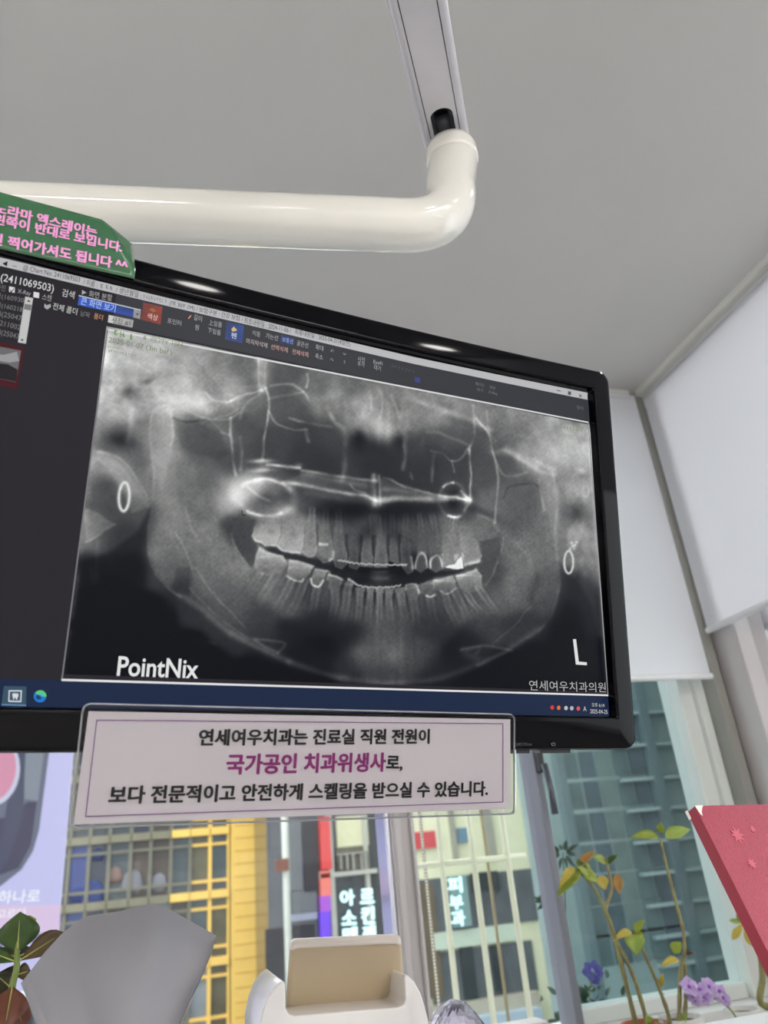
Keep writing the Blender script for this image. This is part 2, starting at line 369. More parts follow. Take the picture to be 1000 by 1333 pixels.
SAMP = [(150,440,172),(150,470,180),(140,500,172),(180,490,165),(200,460,175),(230,470,160),(260,460,140),(290,465,118),(320,470,100),(335,475,115),
(230,500,160),(260,490,145),(250,520,180),(230,525,178),(280,500,135),(310,510,150),(330,500,112),(130,520,165),(130,550,155),(150,535,165),(135,560,138),
(160,540,165),(200,515,165),(190,530,150),(155,563,70),(148,570,70),(165,580,85),(140,575,85),(185,560,118),(190,550,112),(205,575,120),(180,600,95),(120,600,140),(150,605,135),(172,630,122),(160,660,75),
(135,640,70),(125,655,75),(118,640,105),(150,655,75),(190,640,100),(188,670,78),(105,695,125),(130,690,70),(112,700,115),(110,735,40),(105,800,24),(95,860,24),(120,680,110),
(165,700,62),(170,740,40),(150,780,22),(200,800,20),(250,850,20),(200,870,16),(330,875,18),(420,890,26),(140,850,18),(280,870,17),
(205,640,128),(215,560,150),(213,590,142),(210,620,135),(222,680,122),(212,720,112),(240,700,115),(230,740,100),(235,765,70),(255,720,105),(215,745,95),
(245,560,92),(260,580,88),(290,565,100),(280,585,82),(300,600,70),(240,620,108),(270,625,92),(260,660,108),(300,650,150),(290,635,118),(310,640,170),
(250,640,105),(270,700,120),(285,720,115),(300,740,120),(290,760,95),(270,760,105),(258,790,78),(290,810,80),(310,790,92),(330,800,75),(330,825,62),(310,830,75),(345,840,55),
(380,835,42),(420,805,45),(400,775,62),(450,830,48),(470,850,80),(500,850,92),(500,820,80),(560,800,60),(420,850,38),(450,870,52),(500,875,70),(540,860,75),(390,855,34),
(310,690,66),(320,683,66),(335,668,95),(330,520,95),(320,560,75),(350,580,60),(355,535,85),(400,565,52),(380,530,78),(420,530,112),(430,565,60),(400,590,48),(425,600,42),(370,560,62),
(440,510,118),(460,505,95),(470,530,132),(480,550,155),(500,530,130),(505,555,140),(530,545,128),(520,560,112),(455,550,110),(400,500,105),(370,490,80),(410,495,95),(380,485,72),(520,520,110),(540,530,115),
(470,585,44),(490,592,40),(512,595,42),(500,612,40),(450,595,52),(540,605,48),(545,580,66),(560,590,50),(440,580,58),(525,580,52),(478,565,90),
(570,540,135),(600,530,125),(575,570,78),(600,562,88),(620,580,72),(600,595,60),(640,575,88),(632,600,74),(645,612,78),(560,525,120),
(640,535,122),(680,545,125),(660,560,112),(700,580,135),(720,570,150),(742,558,155),(720,590,158),(750,600,165),(762,640,150),(740,618,130),(700,605,128),(690,640,88),(670,630,88),
(660,650,98),(680,670,92),(705,680,105),(660,680,95),(640,665,105),(718,640,128),(722,680,122),(727,720,108),(722,760,92),(712,790,78),(700,815,58),(745,670,98),(748,695,132),(738,705,118),(760,720,122),(775,700,132),(772,740,108),
(757,765,66),(745,765,52),(740,800,36),(770,785,60),(782,800,55),(778,860,40),(750,885,26),(730,820,30),(690,705,108),(680,730,108),(670,760,112),(690,770,92),(650,785,98),(640,820,70),(665,820,60),
(620,845,50),(600,870,40),(655,865,26),(700,855,28),(560,880,45),(700,885,20),(620,890,20),(500,745,32),(460,750,36),(530,745,36),(400,650,60),(430,662,46),(370,685,105),(455,665,42),(520,660,42),(550,660,52),(600,660,70),
(350,690,140),(380,690,132),(410,690,112),(440,692,90),(470,695,82),(500,700,82),(530,695,80),(560,692,88),(590,692,118),(620,695,110),(350,765,105),(380,775,92),(410,775,85),(440,785,80),(470,785,82),(500,785,85),(530,785,80),(560,785,82),(590,775,85),(620,775,92),(640,750,75)]
S = np.array(SAMP, float)
num = np.zeros_like(PX); den = np.zeros_like(PX)
for x, y, g in SAMP:
    d2 = (PX - x) ** 2 + (PY - y) ** 2
    k = np.exp(-d2 / 240.) + 1e-3 * np.exp(-d2 / 2200.) + 1e-7 / (1 + d2)
    num += k * g; den += k
G = blur(num / den, 3)

def fnoise(r):
    a = blur(RNG.normal(size=G.shape), r); return a / a.std()
def ridged(r): a = np.abs(fnoise(r)); return np.exp(-(a / .35) ** 2)
# cloudy, thready structure of the upper skull
upper = 1 / (1 + np.exp((PY - 575 - .06 * (PX - 450)) / 14.)); bright = np.clip((G - 55) / 90, 0, 1)
G = G + upper * bright * (6 * fnoise(9) + 4 * fnoise(4)) + (upper * bright * 9 + (1 - upper) * bright * 3) * (ridged(7) + .7 * ridged(3) - .5)
G = np.where(G > 95, 95 + (G - 95) * 1.12, G)
PX0, PY0 = PX, PY
PX = PX + .55 * fnoise(9) + .15 * fnoise(2); PY = PY + .55 * fnoise(9) + .15 * fnoise(2)
kk = np.clip((PY - 625) / 60, 0, 1); G = G + kk * ((G - 96) * .16 - 6)
MOD = np.clip(.88 + .24 * fnoise(6), .3, 1.4)
def win(x0, y0, x1, y1):
    mk = (PX > x0) & (PX < x1) & (PY > y0) & (PY < y1); return mk
def sdist(pts, mk):
    X, Y = PX[mk], PY[mk]; D = np.full(X.shape, 1e9)
    for (ax, ay), (bx, by) in zip(pts[:-1], pts[1:]):
        dx, dy = bx - ax, by - ay; L = dx * dx + dy * dy + 1e-9
        t = np.clip(((X - ax) * dx + (Y - ay) * dy) / L, 0, 1)
        D = np.minimum(D, (X - ax - t * dx) ** 2 + (Y - ay - t * dy) ** 2)
    return np.sqrt(D)
def ln(pts, w, val, mode='add', smooth=True, fade=0):
    p = catmull(pts, 5) if smooth else np.array(pts, float)
    lo = p.min(0) - 3 * w; hi = p.max(0) + 3 * w; mk = win(lo[0], lo[1], hi[0], hi[1])
    if not mk.any(): return
    a = np.exp(-(sdist(p, mk) / w) ** 2)
    if fade:
        L = np.linalg.norm(np.diff(p, axis=0), axis=1).sum(); a *= np.clip(1.15 - fade * np.hypot(PX[mk] - p[0, 0], PY[mk] - p[0, 1]) / L, 0, 1)
    if mode == 'add': a = a * MOD[mk]
    G[mk] = G[mk] + a * val if mode == 'add' else G[mk] * (1 - a) + a * val
def pg(pts, val, soft=1.5, op=1., mode='set', wt=None):
    p = np.array(pts + [pts[0]], float); lo = p.min(0) - 3 * soft; hi = p.max(0) + 3 * soft; mk = win(lo[0], lo[1], hi[0], hi[1])
    X, Y = PX[mk], PY[mk]; D = sdist(p, mk); ins = np.zeros(X.shape, bool)
    for (ax, ay), (bx, by) in zip(p[:-1], p[1:]):
        c = (ay > Y) != (by > Y)
        xx = ax + (Y - ay) / (by - ay + 1e-12) * (bx - ax); ins ^= c & (X < xx)
    a = np.clip(.5 + np.where(ins, D, -D) / (2 * soft), 0, 1); a = a * a * (3 - 2 * a) * op
    if wt is not None: a = a * wt(Y)
    if mode == 'set': G[mk] = G[mk] * (1 - a) + a * val
    elif mode == 'mul': G[mk] *= 1 + a * (val - 1)
    else: G[mk] += a * val
def bl(x, y, rx, ry, val, rot=0, mode='add'):
    c, s = math.cos(math.radians(rot)), math.sin(math.radians(rot)); X, Y = PX - x, PY - y
    d = ((X * c + Y * s) / rx) ** 2 + ((-X * s + Y * c) / ry) ** 2; a = np.exp(-d)
    global G
    G = G + a * val if mode == 'add' else G * (1 - a) + a * val
def ring(x, y, rx, ry, w, val, rot=0, a0=0, a1=360, mode='add'):
    pts = []
    for a in np.linspace(math.radians(a0), math.radians(a1), 40):
        px, py = rx * math.cos(a), ry * math.sin(a); c, s = math.cos(math.radians(rot)), math.sin(math.radians(rot))
        pts.append((x + px * c - py * s, y + px * s + py * c))
    ln(pts, w, val, mode, smooth=False)
def c5(*p): return [(300 + x / 5, 660 + y / 5) for x, y in p]
def c6(*p): return [(480 + x / 5, 660 + y / 5) for x, y in p]

# gaps between the upper and the lower teeth
for x in (757.5, 848, 930): pg(c5((x - 9, 180), (x + 9, 180), (x + 7, 330), (x - 3, 340)), 44, 2.5, .8)
for x in (28, 128, 204): pg(c6((x - 9, 180), (x + 9, 180), (x + 5, 330), (x - 5, 330)), 44, 2.5, .8)
for x in (562, 660): pg(c5((x - 6, 120), (x + 6, 120), (x + 8, 250), (x - 2, 250)), 60, 2.5, .7)
# throat and neck, outside the jaw
pg([(198,655),(193,689),(194,720),(202,746),(221,768),(234,776),(267,800),(296,824),(330,842),(376,864),(440,884),(490,892),(490,920),(60,920),(100,735),(150,715),(180,690)], .62, 4, 1, 'mul')
pg([(490,892),(560,888),(620,868),(666,843),(705,816),(723,786),(728,763),(726,730),(745,745),(770,790),(800,920),(490,920)], .72, 4, 1, 'mul')
# left ear region
bl(168, 512, 11, 9, -75); bl(170, 514, 4, 4, 14); bl(152, 507, 4, 4, -35); bl(190, 497, 12, 4, -35, -25)
pg([(130,583),(150,598),(166,612),(180,634),(195,660),(172,668),(160,640),(140,610),(122,598)], 28, 3, .8, 'add')
ln([(128,588),(150,594),(165,606),(178,625),(192,650)], 2.2, 28); ln([(172,535),(170,560),(166,575)], 4, 25)
pg([(108,662),(128,668),(148,682),(130,696),(112,707)], 26, 2, 1, 'add'); ln([(112,706),(130,696),(149,682)], 1.6, 30)
ln([(118,740),(121,752),(125,760),(127,700)], 3, 10); ln([(108,775),(112,800),(110,835)], 4, 8)
# left condyle and ramus
pg([(214,529),(201,537),(195,557),(197,593),(200,619),(210,640),(222,600),(226,570),(224,540)], 14, 3, 1, 'add')
ln([(214,529),(200,537),(195,557),(197,593),(200,619),(197,660),(193,689),(194,720),(202,746),(221,768),(234,776)], 2, 22)
ln([(224,540),(225,564),(221,580)], 2, 20); pg([(228,546),(255,548),(285,562),(298,590),(285,600),(250,590),(236,585),(230,565)], -12, 4, 1, 'add')
ln([(226,545),(245,550),(268,547),(285,562)], 1.6, -20)
pg([(248,739),(246,776),(233,774),(222,767),(230,740)], -16, 3, 1, 'add')
ln([(229,694),(240,714),(248,734),(250,742)], 1.5, 22); ln([(253,739),(275,770),(296,794),(320,816)], 1.5, 18); ln([(240,660),(250,690),(258,705)], 2, 15)
ln([(234,776),(267,799),(296,823),(330,839),(360,854),(400,872),(450,884)], 5, 14); ln([(246,765),(280,800),(310,822),(345,842)], 1.5, 16)
ln([(224,534),(245,531),(265,525),(290,518),(317,512)], 5, 18); ln([(245,535),(267,545),(296,547),(312,538)], 2, 28); ln([(267,511),(277,521),(296,524),(318,516),(340,506)], 1.8, 34)
ln([(280,545),(300,540),(310,533)], 1.4, 20); ln([(301,545),(300,562),(303,590),(307,618)], 2, 52); ln([(272,547),(286,562),(298,567)], 2, 22); ln([(312,570),(315,590),(313,612)], 2.2, 30)
ln([(312,545),(318,530),(330,518),(341,508)], 2, 26)
# orbit floor, left sinus
ln([(340,468),(341,485),(341,505)], 7, 55); ln([(336,468),(337,500)], 1.5, 30); ln([(346,470),(345,505)], 1.5, 25)
ln([(345,505),(350,522),(350,538),(344,566),(342,598)], 1.7, 62); ln([(350,536),(360,553),(382,560),(400,560)], 1.6, 42); ln([(398,560),(402,575)], 2.5, 38)
ln([(352,503),(379,501),(396,512),(402,522)], 1.8, 40); ln([(348,520),(370,515),(395,512)], 2, 22); ln([(377,545),(401,551),(432,557)], 2, 40); ln([(399,505),(401,495),(400,487)], 1.6, 55); ln([(300,522),(319,514),(341,507)], 1.8, 34)
ln([(400,520),(420,518),(440,512)], 8, 18); ln([(430,540),(437,552),(448,562),(450,600),(445,625)], 3.5, 32); ln([(425,530),(432,545)], 3, 26)
ln([(497,510),(498,530),(495,545)], 1.6, 30); ln([(480,510),(484,535)], 2, 20); ln([(510,515),(520,545)], 2, 22); bl(492, 556, 14, 10, 30); bl(505, 566, 8, 14, 34); bl(463, 548, 10, 8, 24); bl(470, 525, 18, 10, 16)
for k in range(26):
    x = 440 + 115 * RNG.random(); y = 515 + .2 * (x - 440) + 40 * RNG.random(); bl(x, y, 2 + 2.5 * RNG.random(), 9 + 9 * RNG.random(), 22 * (RNG.random() - .3), 8 * RNG.normal())
bl(467, 568, 11, 9, -30); bl(516, 570, 10, 9, -26); bl(493, 560, 5, 18, 26); bl(487, 575, 26, 12, -18); bl(466, 572, 10, 18, -22); bl(520, 572, 8, 12, -18)
ln([(524,560),(527,590),(524,612)], 2.6, 34); ln([(533,620),(537,624),(534,616)], 1.4, 24)
# right sinus and zygoma
ln([(540,520),(570,533),(600,542),(640,560)], 4, 30); ln([(615,528),(618,560),(611,590)], 2, 34); ln([(612,586),(612,600),(613,652)], 1.7, 64); ln([(634,535),(636,560),(645,575)], 2, 26)
ln([(620,545),(635,565),(641,590),(648,620),(646,650),(644,680)], 1.8, 48); ln([(612,582),(600,596),(588,600),(575,592),(562,588)], 1.6, 34); ln([(566,594),(563,610),(562,626)], 2, 26); ln([(589,600),(591,615)], 1.6, 30)
ln([(557,562),(570,564),(595,574),(612,580)], 2.5, 28); ln([(640,590),(660,590),(690,605),(705,618)], 4, 22); ln([(645,600),(655,618),(670,620),(685,615)], 1.8, 30); ln([(660,585),(690,600),(720,612)], 4, 26)
ln([(655,650),(662,635),(690,630),(700,634)], 1.6, -18); ln([(702,625),(704,645),(708,665)], 2, 26); pg([(706,622),(720,618),(728,640),(727,690),(720,700),(712,670),(704,650)], 12, 3, 1, 'add')
ln([(720,618),(724,650),(722,700),(727,740),(727,763),(722,787),(706,816),(666,843),(622,866)], 2.4, 20); ln([(650,690),(670,706),(688,726),(690,745)], 6, 12)
pg([(738,690),(752,676),(760,690),(752,712),(738,716)], 26, 3, 1, 'add'); pg([(735,630),(745,622),(754,645),(745,658),(736,655)], 12, 2, 1, 'add'); ln([(755,640),(762,700),(770,740)], 6, 14); bl(752, 668, 10, 12, -28)
ln([(690,790),(668,815),(640,838)], 1.4, 18); ln([(700,750),(690,780)], 5, -14)
# appliance: bars, rings
ln([(348,605),(390,609)], 2.2, 150, smooth=False); bl(340, 600, 13, 2.5, 110); bl(342, 612, 14, 3, 85); bl(389, 605, 5, 3, 40); bl(343, 606, 8, 7, 40)
pg([(368,627),(400,616),(434,622),(485,627),(490,652),(460,646),(420,637)], 24, 3, 1, 'add'); pg([(494,622),(530,636),(604,651),(560,654),(496,654)], 26, 3, 1, 'add'); bl(440, 668, 60, 9, -10)
ln([(393,613),(434,619),(473,624),(490,626)], 2.3, 75); ln([(395,618),(434,625),(475,632)], 4, 32)
ln([(368,628),(400,633),(434,640),(468,645),(490,650)], 2.6, 80); ln([(400,640),(440,648),(480,650)], 5, 28); ln([(455,630),(462,638),(475,643)], 1.4, 40)
ln([(487,620),(487,655)], 3.5, 75); ln([(494,620),(494,655)], 2.2, 60); bl(490, 654, 9, 7, 70); ln([(500,622),(530,634),(570,645),(608,651)], 1.8, 62); ln([(492,650),(530,649),(570,649),(608,650)], 4.2, 82); ln([(500,636),(540,641)], 4, 30)
bl(610, 652, 6, 5, 85); ln([(600,640),(612,652),(604,664)], 2, 50)
bl(345, 647, 40, 24, 30); bl(306, 643, 12, 15, 52); bl(340, 628, 20, 3, 25); ring(345, 648, 37, 24, 2.2, 70, 4, 245, 310); ring(345, 648, 37, 24, 3.2, 45, 4, 215, 330); ring(345, 648, 37, 23.5, 2.4, 100, 4, 55, 125); ring(345, 648, 37, 24, 4, 45, 4, 30, 150); ring(347, 648, 37, 24, 6, 40, 4, -40, 60); bl(350, 650, 22, 12, -50); ln([(322,634),(335,645),(350,652)], 2, 30)
ring(589, 651, 18, 23, 2.4, 26, -10); ring(588, 651, 17, 22, 1.8, 120, -8, 240, 285); ring(590, 651, 18, 23, 2, 130, -8, 75, 120); bl(589, 651, 9, 15, -45)
bl(450, 662, 55, 9, -14); bl(545, 664, 30, 8, -12); bl(480, 690, 22, 9, -24, -50); bl(510, 690, 20, 9, -24, 50); bl(495, 705, 6, 16, 18)
bl(380, 662, 24, 12, 30); bl(630, 668, 20, 5, -25, 20); ln([(622,672),(640,678),(648,690)], 2, 22)
# dark gaps behind the last molars
pg([(303,674),(332,677),(328,695),(331,704),(336,712),(330,733),(326,740),(308,716),(300,697)], 66, 2.5, .9)
pg(c6((720,225),(840,190),(862,260),(850,350),(800,440),(765,500),(742,430),(715,385),(745,330)), 74, 2.5, .9)
ln([(300,696),(308,716),(326,741)], 1.5, 30); ln(c6((870,200),(862,290),(800,450),(765,505)), 1.6, 22)
# bite gap
pg([(336,708),(352,710),(380,720),(410,727),(440,742),(500,748),(545,746),(580,742),(604,740),(604,742),(580,750),(540,757),(525,764),(495,760),(460,752),(430,748),(406,737),(375,730),(345,716)], 30, 3, .85)
bl(476, 748, 9, 9, -12); bl(522, 748, 16, 8, -10); bl(494, 751, 14, 9, 38); ln([(484,744),(504,744)], 2, 20); ln([(484,753),(504,753)], 2, 18)

lower = False
def tooth(p, v, op=.8, rim=14):
    ys = [k[1] for k in p]; y0, y1 = min(ys), max(ys); h = y1 - y0
    wt = (lambda Y: np.clip((Y - y0) / (.6 * h), .12, 1)) if (y0 + y1) / 2 < 738 and not lower else (lambda Y: np.clip((y1 - Y) / (.6 * h), .25, 1))
    pg(p, v + 16, 1.5, op, wt=wt)
    e = [k for k in p if ((k[1] > y0 + .5 * h) if not lower else (k[1] < y0 + .5 * h))]
    ln(e, 1.5, rim * 1.5, smooth=False); ln(p + [p[0]], 1.3, rim * .4, smooth=False); q = np.array(p, float); c = q.mean(0); bl(c[0], c[1], max(2.5, np.ptp(q[:, 0]) * .22), max(3, np.ptp(q[:, 1]) * .2), -10)
def root(p, w, v):
    ln(p, w * 1.1, v * .62, fade=.95); q = np.array(p, float); ln(q + [w * .8, 0], 1.5, v * .42, fade=1.0); ln(q - [w * .8, 0], 1.5, v * .42, fade=1.0); ln(p, 1.3, -v * .45, fade=.9); ln(q + [w * 1.5, 0], 1.6, -v * .4, fade=1.); ln(q - [w * 1.5, 0], 1.6, -v * .4, fade=1.)
tooth(c5((185,85),(150,140),(140,190),(160,222),(200,232),(225,255),(290,250),(318,180),(322,90)), 162, .85)
tooth(c5((335,90),(325,190),(300,250),(330,285),(400,300),(455,302),(475,240),(478,180),(465,80)), 158, .8)
bl(352, 692, 5, 6, -26); bl(382, 697, 6, 5, -24); ln(c5((150,210),(200,238),(230,262),(290,252)), 2, 30); ln(c5((310,262),(340,285),(400,300),(455,300)), 2, 34)
tooth(c5((505,60),(490,180),(470,292),(500,325),(548,315),(560,260),(550,150),(552,60)), 132, .7); root(c5((530,20),(525,160)), 4, 26)
tooth(c5((592,120),(577,230),(560,320),(600,365),(650,350),(665,290),(655,200),(640,110)), 112, .7); ln(c5((580,243),(625,243)), 2, 75); ln(c5((640,345),(665,325),(668,290)), 1.6, 60); ln(c5((560,320),(590,345),(620,350)), 3, -30); root(c5((620,20),(615,180)), 4, 22)
tooth(c5((680,90),(665,220),(665,340),(682,388),(720,402),(760,370),(755,300),(735,190),(728,90)), 96, .7); pg(c5((664,348),(690,392),(725,402),(760,368),(760,350)), 62, 2, .7); root(c5((705,30),(705,220)), 4, 22)
tooth(c5((790,200),(770,330),(775,390),(820,405),(840,380),(830,300),(815,200)), 82, .65); pg(c5((772,362),(778,392),(820,404),(840,378)), 56, 2, .7)
tooth(c5((870,180),(855,300),(850,382),(925,388),(930,320),(905,180)), 106, .75); tooth(c5((955,180),(940,330),(936,388),(1025,390),(1025,330),(998,190)), 108, .75)
tooth(c6((140,210),(132,345),(198,372),(192,260),(165,200)), 98, .7); tooth(c6((215,180),(205,360),(250,438),(290,418),(280,330),(262,190)), 78, .7); pg(c6((206,378),(250,438),(290,416)), 54, 2, .7)
tooth(c6((330,190),(312,330),(294,400),(340,428),(384,400),(375,300),(370,190)), 84, .7); ln(c6((285,400),(280,330)), 2, 70); ln(c6((306,400),(312,340),(345,296),(370,325),(382,395)), 1.5, 95); bl(550, 720, 4, 3, 50); pg(c6((300,405),(340,428),(384,404)), 66, 2, .6)
tooth(c6((400,200),(395,360),(396,408),(440,428),(488,400),(470,310),(440,190)), 86, .7); ln(c6((400,400),(405,345),(440,313),(466,345),(478,392)), 1.5, 95)
tooth(c6((482,180),(476,310),(490,388),(608,392),(610,310),(590,190)), 128, .75); tooth(c6((592,140),(602,300),(622,375),(720,360),(738,320),(702,230),(650,130)), 132, .8); ln(c6((622,376),(660,362),(725,352)), 2.6, 45)
pg(c6((498,392),(520,376),(556,370),(575,340),(598,318),(606,350),(612,396),(575,398),(530,394)), 236, 1.0); pg(c6((556,310),(582,304),(575,332),(556,352)), 175, 1.2)
for a in ((545, 20), (565, 28)): root(c6((a[0], 60), (a[0] - 15, 180)), 3, 18)
for x0, x1 in ((330, 350), (410, 440), (60, 70), (20, 30), (150, 160), (240, 240)): root(c6((x0, 60), (x1, 200)), 3.5, 20)
# lower teeth
lower = True
for p, wd, v in ((c5((190,430),(150,500),(110,560)), 5, 22), (c5((300,430),(250,520),(190,600)), 6, 28), (c5((400,470),(350,570),(300,665)), 5.5, 34), (c5((485,480),(440,590),(385,690)), 5.5, 34), (c5((570,500),(550,600),(530,690)), 5, 28), (c5((680,540),(675,640),(660,740)), 5, 30),
                 (c5((765,480),(755,600),(725,740)), 5, 34), (c5((845,540),(838,640),(820,760)), 4, 28), (c5((905,540),(900,650),(890,780)), 4, 32), (c5((965,540),(970,650),(965,780)), 4, 32),
                 (c6((70,540),(78,650),(72,760)), 4, 32), (c6((132,540),(140,640),(145,740)), 4, 30), (c6((200,540),(220,640),(235,730)), 4.5, 30), (c6((285,580),(300,680),(310,760)), 5, 28), (c6((395,570),(410,680),(430,750)), 5, 26),
                 (c6((490,550),(520,660),(580,780)), 5, 32), (c6((560,550),(600,640),(650,740)), 5, 32), (c6((630,560),(690,640),(765,715)), 5, 36), (c6((720,530),(765,600),(820,670)), 5.5, 36)): root(p, wd, v)
tooth(c5((190,270),(160,330),(150,390),(180,440),(260,448),(345,412),(370,370),(340,320),(250,300)), 148, .85); ln(c5((195,272),(240,305),(300,318),(350,350)), 3, 28); bl(344, 742, 8, 3, -20)
tooth(c5((385,345),(372,400),(364,450),(460,485),(515,440),(538,385),(500,370),(440,352)), 148, .85); ln(c5((362,450),(400,470),(462,486),(476,470)), 1.4, 85); ln(c5((380,350),(430,362),(500,378),(535,388)), 2.6, 32)
tooth(c5((550,405),(525,470),(530,508),(575,520),(610,470),(632,418)), 124, .8); ln(c5((524,470),(534,506),(572,520),(606,482)), 1.5, 90); ln(c5((550,408),(600,412),(632,420)), 2, 35)
tooth(c5((650,440),(640,520),(660,560),(708,540),(730,470),(690,450)), 106, .7); ln(c5((632,470),(645,425)), 2, 50); ln(c5((645,445),(690,450),(732,475),(725,500)), 1.8, 40)
tooth(c5((770,462),(745,500),(738,560),(775,570),(800,500)), 106, .7)
for p, v in ((c5((812,528),(872,530),(852,640),(832,640)), 92), (c5((880,530),(932,530),(914,640),(898,640)), 104), (c5((940,530),(996,530),(984,640),(964,640)), 106), (c6((40,530),(96,530),(84,640),(64,640)), 104), (c6((104,530),(160,530),(150,640),(126,640)), 98), (c6((168,530),(230,530),(240,640),(200,640)), 94)): tooth(p, v, .75, 8)
for x in (873, 934): pg(c5((x - 10, 560), (x + 12, 560), (x + 3, 640)), 36, 2, .8)
for x in (35, 98, 163): pg(c6((x - 10, 560), (x + 10, 560), (x + 2, 640)), 36, 2, .8)
tooth(c6((242,512),(236,545),(260,600),(318,590),(328,500),(280,500)), 100, .75); ln(c6((300,498),(325,550)), 2, 55); ln(c6((236,540),(245,510),(300,497)), 1.4, 50)
tooth(c6((335,490),(332,540),(370,580),(424,578),(425,500),(400,480)), 96, .75); ln(c6((375,574),(400,583),(428,570)), 1.6, 90)
tooth(c6((415,480),(420,530),(480,555),(570,530),(570,480),(550,440),(480,465)), 126, .8); ln(c6((430,480),(480,470),(530,460)), 3.2, 50); ln(c6((468,545),(508,567),(572,525)), 1.5, 60)
tooth(c6((570,440),(590,520),(640,570),(738,530),(735,450),(700,400),(640,425)), 138, .85); ln(c6((580,445),(640,435),(700,405)), 3, 40)
# retainer wires
PX, PY = PX0, PY0; MOD[:] = 1
zz = lambda pts: [(x, y + .9 * math.sin(i * 2.2)) for i, (x, y) in enumerate(catmull(pts, 6))]
ln(zz([(440,729.4),(450,731),(460,733),(476,734.4),(500,735.4),(520,735.5),(529,735.4)]), 1.1, 175, 'set', False)
ln(zz([(453,753.6),(460,758),(466,762),(480,764.4),(500,764.6),(508,764.4),(521,762)]), 1.1, 165, 'set', False)
# chin and hyoid
bl(470, 850, 14, 14, 18); bl(520, 852, 16, 14, 18); bl(496, 830, 10, 40, 12)
ln(c5((150,860),(250,868),(350,885),(345,910),(310,950)), 2, 26); ln(c5((160,865),(230,910),(300,945)), 2, 24); ln(c6((600,930),(680,910),(780,905),(930,935)), 2, 26); ln(c6((610,930),(640,960),(700,985)), 5, 14); ln(c6((640,930),(720,915),(700,950)), 2.5, 18)
ln([(225,828),(250,833),(280,838)], 3, 12); ln([(218,790),(222,815)], 4, 10)
bl(157, 573, 20, 10, -42, 15); bl(230, 522, 24, 9, 22, -8); bl(255, 515, 20, 8, 16, -12); bl(225, 508, 18, 20, 10)
ln([(376,861),(410,874),(440,882),(490,889),(560,886),(620,866),(660,846),(700,820)], 4.5, 20); ln([(300,826),(340,846),(376,861)], 4.5, 20); ln([(270,803),(300,826)], 4, 12)
bl(430, 835, 40, 18, -12); bl(590, 835, 40, 18, -12); bl(350, 800, 30, 14, -8); bl(650, 800, 26, 14, -6)
bl(720, 590, 26, 20, 22); bl(750, 575, 22, 18, 14); bl(700, 600, 18, 8, 14, 20); ln([(655,585),(680,600),(705,614),(722,618)], 3, 24); bl(545, 522, 24, 12, 16, 20); bl(480, 522, 16, 20, 12)
# ear-rings and clip
ring(161.5, 647, 6.8, 18.5, 2.1, 222, 3, mode='set'); ring(740, 732, 5.8, 14.5, 1.6, 205, 0, mode='set'); ring(762, 640, 4.2, 7, 1.4, 175, 0, mode='set')
for x, y in ((742,715),(745,711),(744,707),(748,710),(750,706),(747,714)): bl(x, y, 1.8, 1.8, 60)
# edges of the film
for k in range(60):
    f = k / 59; x = 140 - 60 * f; y = 430 + 455 * f; bl(x + 3, y, 4, 6, 22 * RNG.random() if f < .7 else 38 * RNG.random())
ln([(768,560),(777,700),(790,890)], 3, 30); bl(775, 720, 5, 40, 14)
for k in range(60): x, y = 742 + 30 * RNG.random(), 560 + 210 * RNG.random(); bl(x, y, 3 + 3 * RNG.random(), 3 + 3 * RNG.random(), RNG.normal() * 10)
for k in range(60): x, y = 140 + 120 * RNG.random(), 440 + 90 * RNG.random(); bl(x, y, 3 + 5 * RNG.random(), 2 + 3 * RNG.random(), RNG.normal() * 9)
# grain: trabecular bone texture, soft bands along the sweep
n1 = blur(RNG.normal(size=G.shape), 1); n1 /= n1.std(); n2 = blur(RNG.normal(size=G.shape), 4); n2 /= n2.std()
col = blur(np.tile(RNG.normal(size=(1, NU)), (NV, 1)), 2); col /= col.std()
lv = np.clip((G - 20) / 100, 0, 1)
jaw = np.clip((PY - 640) / 60, 0, 1) * np.clip((PX - 190) / 20, 0, 1) * np.clip((735 - PX) / 20, 0, 1)
G = G + lv * ((2.4 + 1.6 * jaw) * n1 + 2.4 * n2) + lv * jaw * 3 * (ridged(2) - .4) + 4.2 * lv * col * np.exp(-((PX - 500) / 80) ** 2) * np.clip((PY - 660) / 60, 0, 1) + 1.6 * lv * np.sin((PX0 * .8 + PY0) * .9)
G = np.clip(G * 1.0, 12, 246)
dk = np.clip(1 - G / 120, 0, 1)
rgb = np.stack([G - 3 * dk, G - 2 * dk + 1, G + 7 * dk], -1)
# the ruled frame of the picture
rgb = lin(np.clip(rgb, 0, 255))
me = bpy.data.meshes.new('xray_image')
loc = np.stack([gu + SW / 2, gv + .027, np.full_like(gu, .0006)], -1).reshape(-1, 3).astype(np.float32)
idx = np.arange(NU * NV).reshape(NV, NU)
fq = np.stack([idx[:-1, :-1], idx[:-1, 1:], idx[1:, 1:], idx[1:, :-1]], -1).reshape(-1, 4)
me.vertices.add(len(loc)); me.vertices.foreach_set('co', loc.ravel())
me.loops.add(fq.size); me.loops.foreach_set('vertex_index', fq.ravel().astype(np.int32))
me.polygons.add(len(fq)); me.polygons.foreach_set('loop_start', np.arange(0, fq.size, 4, dtype=np.int32))
me.update(calc_edges=True)
ca = me.color_attributes.new('film', 'FLOAT_COLOR', 'POINT')
ca.data.foreach_set('color', np.concatenate([rgb, np.ones(rgb.shape[:2] + (1,))], -1).astype(np.float32).ravel())
mx = mat('xray_display', (2, 2, 3), .35, spec=.06); nt = mx.node_tree
at = nt.nodes.new('ShaderNodeAttribute'); at.attribute_name = 'film'
